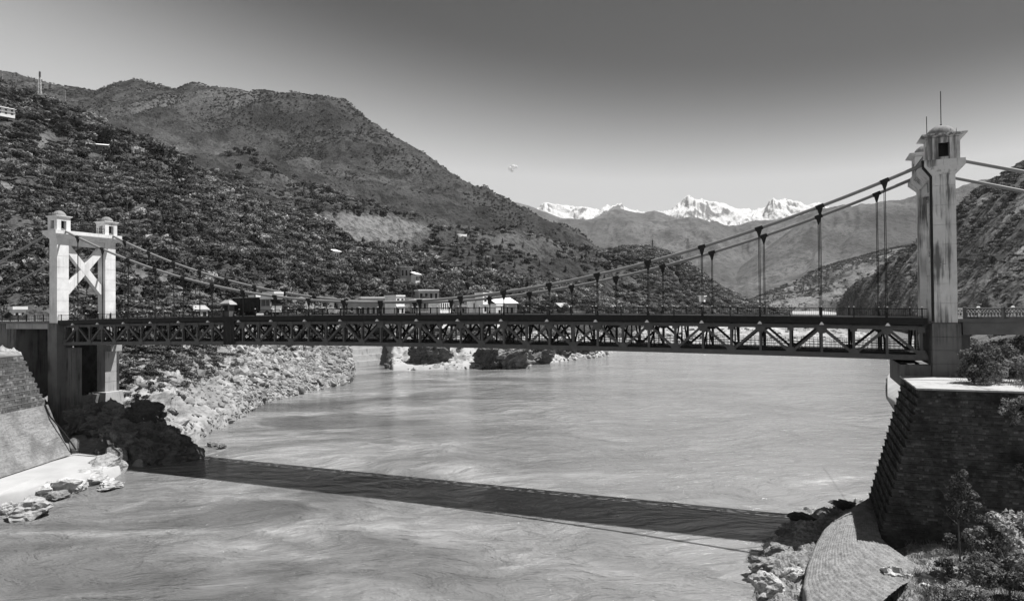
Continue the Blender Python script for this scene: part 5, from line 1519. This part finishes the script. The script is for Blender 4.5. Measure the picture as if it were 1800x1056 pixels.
#@@PLANTS
# ------------------------------------------------------------------ vegetation
def ground_cells(key, vlo, vhi, pxlo=-1e9, pxhi=1e9):
    G, pu, s = HILL[key]; nv, nu = G.shape[:2]
    vv = ((np.arange(nv - 1) + .5) / (nv - 1))[:, None]; pc = ((pu[:-1] + pu[1:]) / 2)[None, :]
    return G, s, ((vv > vlo) & (vv < vhi) & (pc > pxlo) & (pc < pxhi)).astype(float)
ALLP = []      # (position, height, kind, wide, region)
def add_plants(key, n, vlo, vhi, kinds, hlo, hhi, region, pxlo=-1e9, pxhi=1e9, clump=25., thr=.0, seed=1, wide=(1, 1.4), power=1.6, fall=0.0):
    G, s, m = ground_cells(key, vlo, vhi, pxlo, pxhi)
    X, Y = G[:-1, :-1, 0], G[:-1, :-1, 1]
    dn = np.clip(fbm(X / clump, Y / clump, 4, seed + 60) + .35 - thr, .04, 1)
    P = scatter(G, n, m * dn * (200.0 / np.maximum(Y, 50)) ** fall, seed)
    r = np.random.default_rng(seed)
    h = hlo + (hhi - hlo) * r.random(n) ** power
    k = r.choice(len(kinds), n)
    w = r.uniform(wide[0], wide[1], n)
    for i in range(n): ALLP.append((P[i], h[i], kinds[k[i]], w[i], region))
S_ = HILL['left'][2]
add_plants('left', 6500, S_[4] + .01, S_[7] + .01, ['bush', 'bush2', 'bush', 'bush2', 'tree', 'tree2', 'tree'], 3.0, 13, 'slope', clump=30, seed=11, fall=1.6, power=2.2, wide=(.9, 1.3), thr=.05)
add_plants('left', 2500, S_[4] + .01, S_[7] + .01, ['bush', 'bush2'], .8, 2.2, 'slope', clump=12, seed=17, fall=1.9, wide=(1, 1.5))
add_plants('left', 2200, S_[5], S_[7] + .02, ['tree', 'tree', 'tree2', 'tall'], 7, 15, 'slope', 340, 1110, 40, seed=12, wide=(.8, 1.2))
add_plants('left', 110, S_[6] + .02, S_[7] + .02, ['tree', 'tree', 'tree2', 'bush'], 9, 24, 'crest', -60, 345, 60, seed=13, wide=(1, 1.4))
add_plants('left', 900, S_[2] + .03, S_[4] + .02, ['bush', 'bush2', 'bush2'], 1.5, 4.5, 'bank', 110, 420, 12, seed=14)
add_plants('left', 330, S_[3], S_[4] + .02, ['bush', 'bush2'], 1.5, 4, 'bank', 420, 640, 12, seed=15)
add_plants('left', 420, S_[4] + .03, S_[6], ['tree', 'tree2', 'tree'], 7, 13, 'slope', clump=40, seed=18, fall=1.5, wide=(.9, 1.2))
S_ = HILL['mountain'][2]
add_plants('mountain', 5200, .02, S_[1] + .12, ['tree', 'tall', 'tree2', 'bush'], 6, 12, 'mountain', clump=90, seed=21, wide=(.9, 1.3))
add_plants('mountain', 12000, S_[1], S_[3] + .01, ['bush', 'tree', 'tall', 'bush2'], 2, 7, 'mountain', clump=110, thr=.2, seed=22)
add_plants('mountain', 420, S_[3] - .03, S_[3] + .012, ['tree', 'tall', 'bush'], 6, 13, 'mountain', clump=150, thr=.3, seed=23)
S_ = HILL['spur'][2]
add_plants('spur', 3600, .02, S_[3] + .02, ['tree', 'tree2', 'bush', 'tree'], 5, 12, 'spur', clump=50, seed=31, wide=(1, 1.4))
S_ = HILL['right'][2]
add_plants('right', 3200, .02, S_[3] + .02, ['bush', 'bush2', 'bush2', 'tree2'], 2.5, 9, 'right', clump=40, thr=.1, seed=41)
S_ = HILL['mid_right'][2]
add_plants('mid_right', 2600, .02, S_[3] + .02, ['tree', 'bush', 'tall'], 6, 12, 'mid_right', clump=120, seed=51, wide=(1, 1.6))
add_plants('rbank', 320, .2, .95, ['bush', 'bush2', 'tree'], 2, 6, 'rbank', 1690, 2200, 14, seed=61)

Pp = np.array([p[0] for p in ALLP]); Hh = np.array([p[1] for p in ALLP]); Kk = np.array([p[2] for p in ALLP]); Wd = np.array([p[3] for p in ALLP]); Rg = np.array([p[4] for p in ALLP])
ppx, ppy = px_of(Pp)
# keep the stony field, the sand beach and the house fronts open
keep = ~((Rg == 'mountain') & (((ppx - 640) / 118) ** 2 + ((ppy - 403) / 24) ** 2 < 1))
keep &= ~((Rg == 'slope') & (Pp[:, 1] > 305) & (Pp[:, 1] < 352) & (ppx > 575) & (ppx < 925))
keep &= ~((Rg == 'slope') & (Pp[:, 1] < 235) & (Pp[:, 1] > 190) & (ppx > 325) & (ppx < 475))
keep &= ~((Rg == 'slope') & (Pp[:, 1] < 162) & (ppx < 130))
Pp, Hh, Kk, Wd, Rg, ppx, ppy = (a[keep] for a in (Pp, Hh, Kk, Wd, Rg, ppx, ppy))
for a_, b_, y0_, y1_, dh_ in ((-8, 32, 184, 214, 560), (70, 110, 204, 240, 600), (148, 194, 247, 272, 560), (231, 255, 471, 488, 285), (699, 744, 467, 493, 450), (583, 603, 434, 449, 470), (338, 370, 534, 552, 212)):
    k_ = ~((ppx > a_) & (ppx < b_) & (Pp[:, 1] < dh_ + 8) & (Pp[:, 1] > dh_ * .45) & (ppy - Hh / Pp[:, 1] * FPX < y1_) & (ppy > y0_))
    Pp, Hh, Kk, Wd, Rg, ppx, ppy = (q_[k_] for q_ in (Pp, Hh, Kk, Wd, Rg, ppx, ppy))
seen = (ppx > 4) & (ppx < 1796) & (ppy - Hh / Pp[:, 1] * FPX < 690) & (ppy > 40)
TXT = {('bush', 'slope'): ('rounded dark scrub bush on the steep slope behind the left tower', 'bush', 'scrub bushes on the left slope'),
       ('bush2', 'slope'): ('pale green-grey scrub bush on the steep slope behind the left tower', 'bush', 'pale scrub bushes on the left slope'),
       ('tree', 'slope'): ('dark leafy tree on the wooded slope above the bridge', 'tree', 'trees on the left slope'),
       ('tree2', 'slope'): ('pale leafy tree on the wooded slope above the bridge', 'tree', 'pale trees on the left slope'),
       ('tall', 'slope'): ('slim pointed tree on the wooded slope above the town', 'tree', 'pointed trees on the left slope'),
       ('tree', 'crest'): ('big dark tree on the crest of the left hill', 'tree', 'big trees on the hill crest'),
       ('tree2', 'crest'): ('big pale tree on the crest of the left hill', 'tree', 'pale trees on the hill crest'),
       ('bush', 'crest'): ('broad dark bush on the crest of the left hill', 'bush', 'bushes on the hill crest'),
       ('bush', 'bank'): ('dark bush on the stony bank below the bridge', 'bush', 'bushes on the stony left bank'),
       ('bush2', 'bank'): ('pale bush on the stony bank below the bridge', 'bush', 'pale bushes on the stony left bank')}
app = np.where(seen & np.isin(Rg, ['slope', 'crest', 'bank']), Hh * np.sqrt(Wd) / Pp[:, 1], 0)
isb = np.char.startswith(Kk.astype(str), 'bush')
pick = np.concatenate([np.argsort(-np.where(isb, app, 0))[:300], np.argsort(-np.where(~isb, app, 0))[:250]])
r = np.random.default_rng(3)
for i in pick:
    lab, cat, grp = TXT[(Kk[i], Rg[i])]
    plant(Kk[i], Vector(Pp[i]) - Vector((0, 0, .1 * Hh[i])), Hh[i], r.uniform(0, 6.28), lab, cat, grp, Wd[i])
for j, (px, yt, d, wd) in enumerate(((8, 148, 640, .8), (40, 168, 625, 1.0), (52, 176, 600, 1.0), (64, 184, 620, 1.0), (112, 192, 600, 1.3), (128, 196, 590, 1.3), (140, 205, 600, 1.1), (160, 212, 590, 1.1), (176, 214, 585, 1.0), (200, 222, 580, 1.1), (222, 236, 570, 1.0), (278, 248, 560, .75), (250, 262, 555, 1.0), (310, 282, 540, 1.0), (30, 182, 600, 1.0), (120, 214, 560, 1.2), (206, 246, 545, 1.1))):
    z_ = on_hill(px, d); h_ = min(max(at(px, yt, d).z - z_, 9), 30); q_ = atd(px, d, z_)
    plant('tree', q_ - Vector((0, 0, .5)), h_, j * 1.1, TXT[('tree', 'crest')][0], 'tree', TXT[('tree', 'crest')][2], wd)
for k in KIND:
    if k not in PROTO:
        i = int(np.where(Kk == k)[0][0]); plant(k, Vector(Pp[i]), Hh[i], 0, 'slim pointed tree standing on the wooded slope', 'tree', 'pointed trees on the left slope')
mask = np.ones(len(Pp), bool); mask[pick] = False
for reg, nm, lab in (('slope', 'hillside_scrub', 'scrub and trees covering the left hillside'), ('crest', 'crest_scrub', 'scrub along the crest of the left hill'), ('bank', 'bank_scrub', 'low scrub on the left bank'),
                     ('mountain', 'mountain_woods', 'scattered trees and woods on the big mountain'), ('spur', 'spur_woods', 'woods covering the spur by the river'), ('right', 'slope_scrub', 'scrub on the dark right hillside'),
                     ('mid_right', 'distant_woods', 'woods on the middle right hill'), ('rbank', 'bank_thicket', 'thicket on the right bank')):
    m = mask & (Rg == reg)
    if m.sum(): gn_scatter(nm, Pp[m] - np.array([0, 0, .1]) * Hh[m][:, None], list(Kk[m]), Hh[m], Wd[m], lab, 8)

# ---- shrubs near the camera, with leaves one can see
NEAR = []
for q in range(3):
    NEAR.append((crown_mesh('shrub_crown', MT['leaf_near'], rand_lobes(70 + q, 14, .45, .22, .6, .17), 1500, .034, 70 + q, outward=.7), trunk_mesh('shrub_stem', .75, .024, 70 + q, 11, .02, .6)))
def near_plant(px, pyb, pyt, z, label, cat, seed, wide=1.0, lean=0.0, name='shrub', kind=None, group=None):
    p = atz(px, pyb, z); h = (pyb - pyt) * p.y / FPX
    o = empty(name, p, seed * 1.3 % 6.28, label, cat, group); o.scale = (h * wide, h * wide, h)
    o.rotation_euler[1] = lean
    c, t_ = kind or NEAR[seed % 3]
    link('crown', c, o); link('trunk', t_, o)
    return o
gR = 'shrubs on the right bank under the approach span'
for i, (px, yb, yt, z, wd, lab) in enumerate((
  (1712, 668, 608, 14.8, 1.0, 'leftmost shrub beside the right pier, with a pale arching twig'), (1738, 668, 590, 15, .9, 'second shrub from the right pier, tall and dense'), (1760, 662, 596, 15.2, .9, 'shrub in the middle under the approach span'),
  (1785, 655, 584, 15.6, .9, 'tall airy shrub reaching up to the approach girder'), (1750, 680, 632, 15.6, .8, 'low thin shrub with bare stems in front of the others'), (1798, 668, 620, 15.6, 1.0, 'dense shrub cut by the right edge under the span'),
  (1775, 676, 640, 15.8, .9, 'small grassy shrub at the back edge of the platform'), (1730, 682, 655, 15.8, 1.1, 'smallest shrub on the platform edge'))):
    near_plant(px, yb + (7 if yb < 672 else -4), yt, 16.25, lab, 'shrub', i, wd, group=gR)
sap = (crown_mesh('sapling_crown', MT['leaf_near'], [(.03, 0, .95, .05, .05, .06), (-.03, .02, .88, .07, .07, .06), (.06, -.03, .83, .08, .07, .05), (-.08, .03, .78, .08, .08, .05), (.1, .03, .73, .08, .08, .06), (0, -.05, .7, .09, .08, .06), (-.12, .02, .65, .07, .08, .05), (.15, 0, .62, .08, .08, .05), (-.02, .05, .58, .1, .1, .05), (.1, -.04, .52, .08, .08, .05), (-.1, -.03, .5, .07, .07, .05), (.2, .03, .47, .06, .06, .05), (.02, 0, .43, .07, .07, .04), (-.16, .05, .14, .07, .07, .07)], 1300, .019, 90, outward=.6, flat=0), trunk_mesh('sapling_trunk', .9, .012, 90, 6, -.08, .25))
near_plant(1690, 975, 826, 4.6, 'slender sunlit sapling with feathery leaves in front of the dark abutment', 'sapling', 4, 1.0, 0, 'sapling', sap)
gG = 'shrubs on the rough ground below the abutment'
for i, (px, yb, yt, z, wd, lab) in enumerate((
  (1745, 1010, 915, 3.4, 1.0, 'shrub with pale leaf tufts right of the sapling'), (1788, 1005, 890, 3.6, .9, 'tall dark shrub at the right edge beyond the tufted shrub'), (1775, 1056, 960, 3.8, 1.1, 'large shrub in the lower right corner'),
  (1715, 1040, 985, 3.4, 1.2, 'low spreading shrub below the tufted shrub'), (1665, 1015, 980, 3.0, 1.1, 'small shrub at the foot of the sapling'), (1650, 1060, 1020, 3.0, 1.1, 'low shrub at the bottom edge beside the leaning boulder'), (1810, 1060, 980, 3.9, 1.1, 'shrub cut by the lower right corner'), (1700, 1070, 1020, 3.4, 1.2, 'sprawling shrub at the bottom edge of the photo'))):
    near_plant(px, yb, yt, z, lab, 'shrub', i + 1, wd, group=gG)
# shrub rooted in the wall face
p = bw(15.8, 71.4, 13.6); o = empty('wall_shrub', p, BR, 'leafy shrub rooted high in the face of the dark abutment wall', 'shrub'); o.scale = (3.0, 3.0, 3.2); o.rotation_euler = (.7, .2, BR)
link('crown', NEAR[1][0], o); link('trunk', NEAR[1][1], o)
p = bw(17.2, 71.0, 8.6); o = empty('wall_shrub', p, BR, 'second leafy shrub lower on the abutment face at the right edge', 'shrub'); o.scale = (2.6, 2.6, 2.6); o.rotation_euler = (.8, -.2, BR)
link('crown', NEAR[2][0], o); link('trunk', NEAR[2][1], o)
# dry grass on the platform edge and the rough ground
def tufts(name, P, label, seed, h=.6):
    r = np.random.default_rng(seed); n = len(P); m = 12
    base = np.repeat(P, m, 0) + np.concatenate([r.normal(size=(n * m, 2)) * .18, np.zeros((n * m, 1))], 1)
    d = np.concatenate([r.normal(size=(n * m, 2)) * .35, np.ones((n * m, 1))], 1); hh = h * (.5 + r.random((n * m, 1)))
    sd = np.cross(d, r.normal(size=(n * m, 3))); sd /= np.linalg.norm(sd, axis=1)[:, None]
    V = np.stack([base - sd * .02, base + sd * .02, base + d * hh], 1).reshape(-1, 3)
    o = link(name, np_mesh(name, V, np.arange(n * m * 3).reshape(-1, 3), MT['grass'], False)); return tag(o, label, None, None, 'stuff')
G, s, m = ground_cells('rbank', 0.0, .35, 1668, 1900)
tufts('dry_grass', scatter(G, 2200, m, 71), 'dry grass on the right bank behind the platform', 71, .7)
G, s, m = ground_cells('fore', .25, .95, 1590, 1950)
tufts('dry_grass', scatter(G, 1500, m, 72), 'dry grass and weeds on the rough ground below the abutment', 72, .4)
G, S_, m = ground_cells('left', HILL['left'][2][2], HILL['left'][2][4] + .02, 120, 640)
tufts('bank_grass', scatter(G, 2500, m, 73), 'dry grass on the left bank', 73, .9)

# ------------------------------------------------------------------ small cloud and the air
mc, t, p = new_mat('cloud_wisp')
p.inputs['Base Color'].default_value = (.9, .9, .9, 1); p.inputs['Roughness'].default_value = 1
tr = nd(t, 'ShaderNodeBsdfTransparent'); mx = nd(t, 'ShaderNodeMixShader')
lw_ = nd(t, 'ShaderNodeLayerWeight', iBlend=.35)
t.links.new(ramp(t, mixf(t, .5, lw_.outputs['Facing'], noise(t, coords(t), .012, 5, .7)), [(.35, .55), (.62, 1.0)]), mx.inputs[0])
t.links.new(p.outputs[0], mx.inputs[1]); t.links.new(tr.outputs[0], mx.inputs[2]); t.links.new(mx.outputs[0], t.nodes['Material Output'].inputs[0])
vs = None
bm = bmesh.new()
for (x, y, r_) in ((897, 297, 4.5), (902, 294, 5), (907, 294, 3.5), (900, 300, 3)):
    c = at(x, y, 21000); rr_ = r_ * 21000 / FPX
    bmesh.ops.create_icosphere(bm, subdivisions=3, radius=rr_, matrix=Matrix.Translation(c))
me = bpy.data.meshes.new('cloud'); bm.to_mesh(me); bm.free(); me.materials.append(mc)
me.polygons.foreach_set('use_smooth', [True] * len(me.polygons))
o = link('cloud', me); tag(o, 'one tiny white cloud wisp above the valley', 'cloud')
mb = MB(); mb.box(-5300, 11300, -400, 17800, -5.2, 2500)
hm = bpy.data.materials.new('haze'); hm.use_nodes = True; t = hm.node_tree
t.nodes.remove(t.nodes['Principled BSDF'])
pv_ = nd(t, 'ShaderNodeVolumePrincipled'); pv_.inputs['Color'].default_value = (.95, .95, .95, 1); pv_.inputs['Density'].default_value = 2.0e-5; pv_.inputs['Anisotropy'].default_value = 0.0
t.links.new(pv_.outputs[0], t.nodes['Material Output'].inputs['Volume'])
o = mb.build('haze', hm); tag(o, 'thin pale haze filling the valley air', None, None, 'stuff')
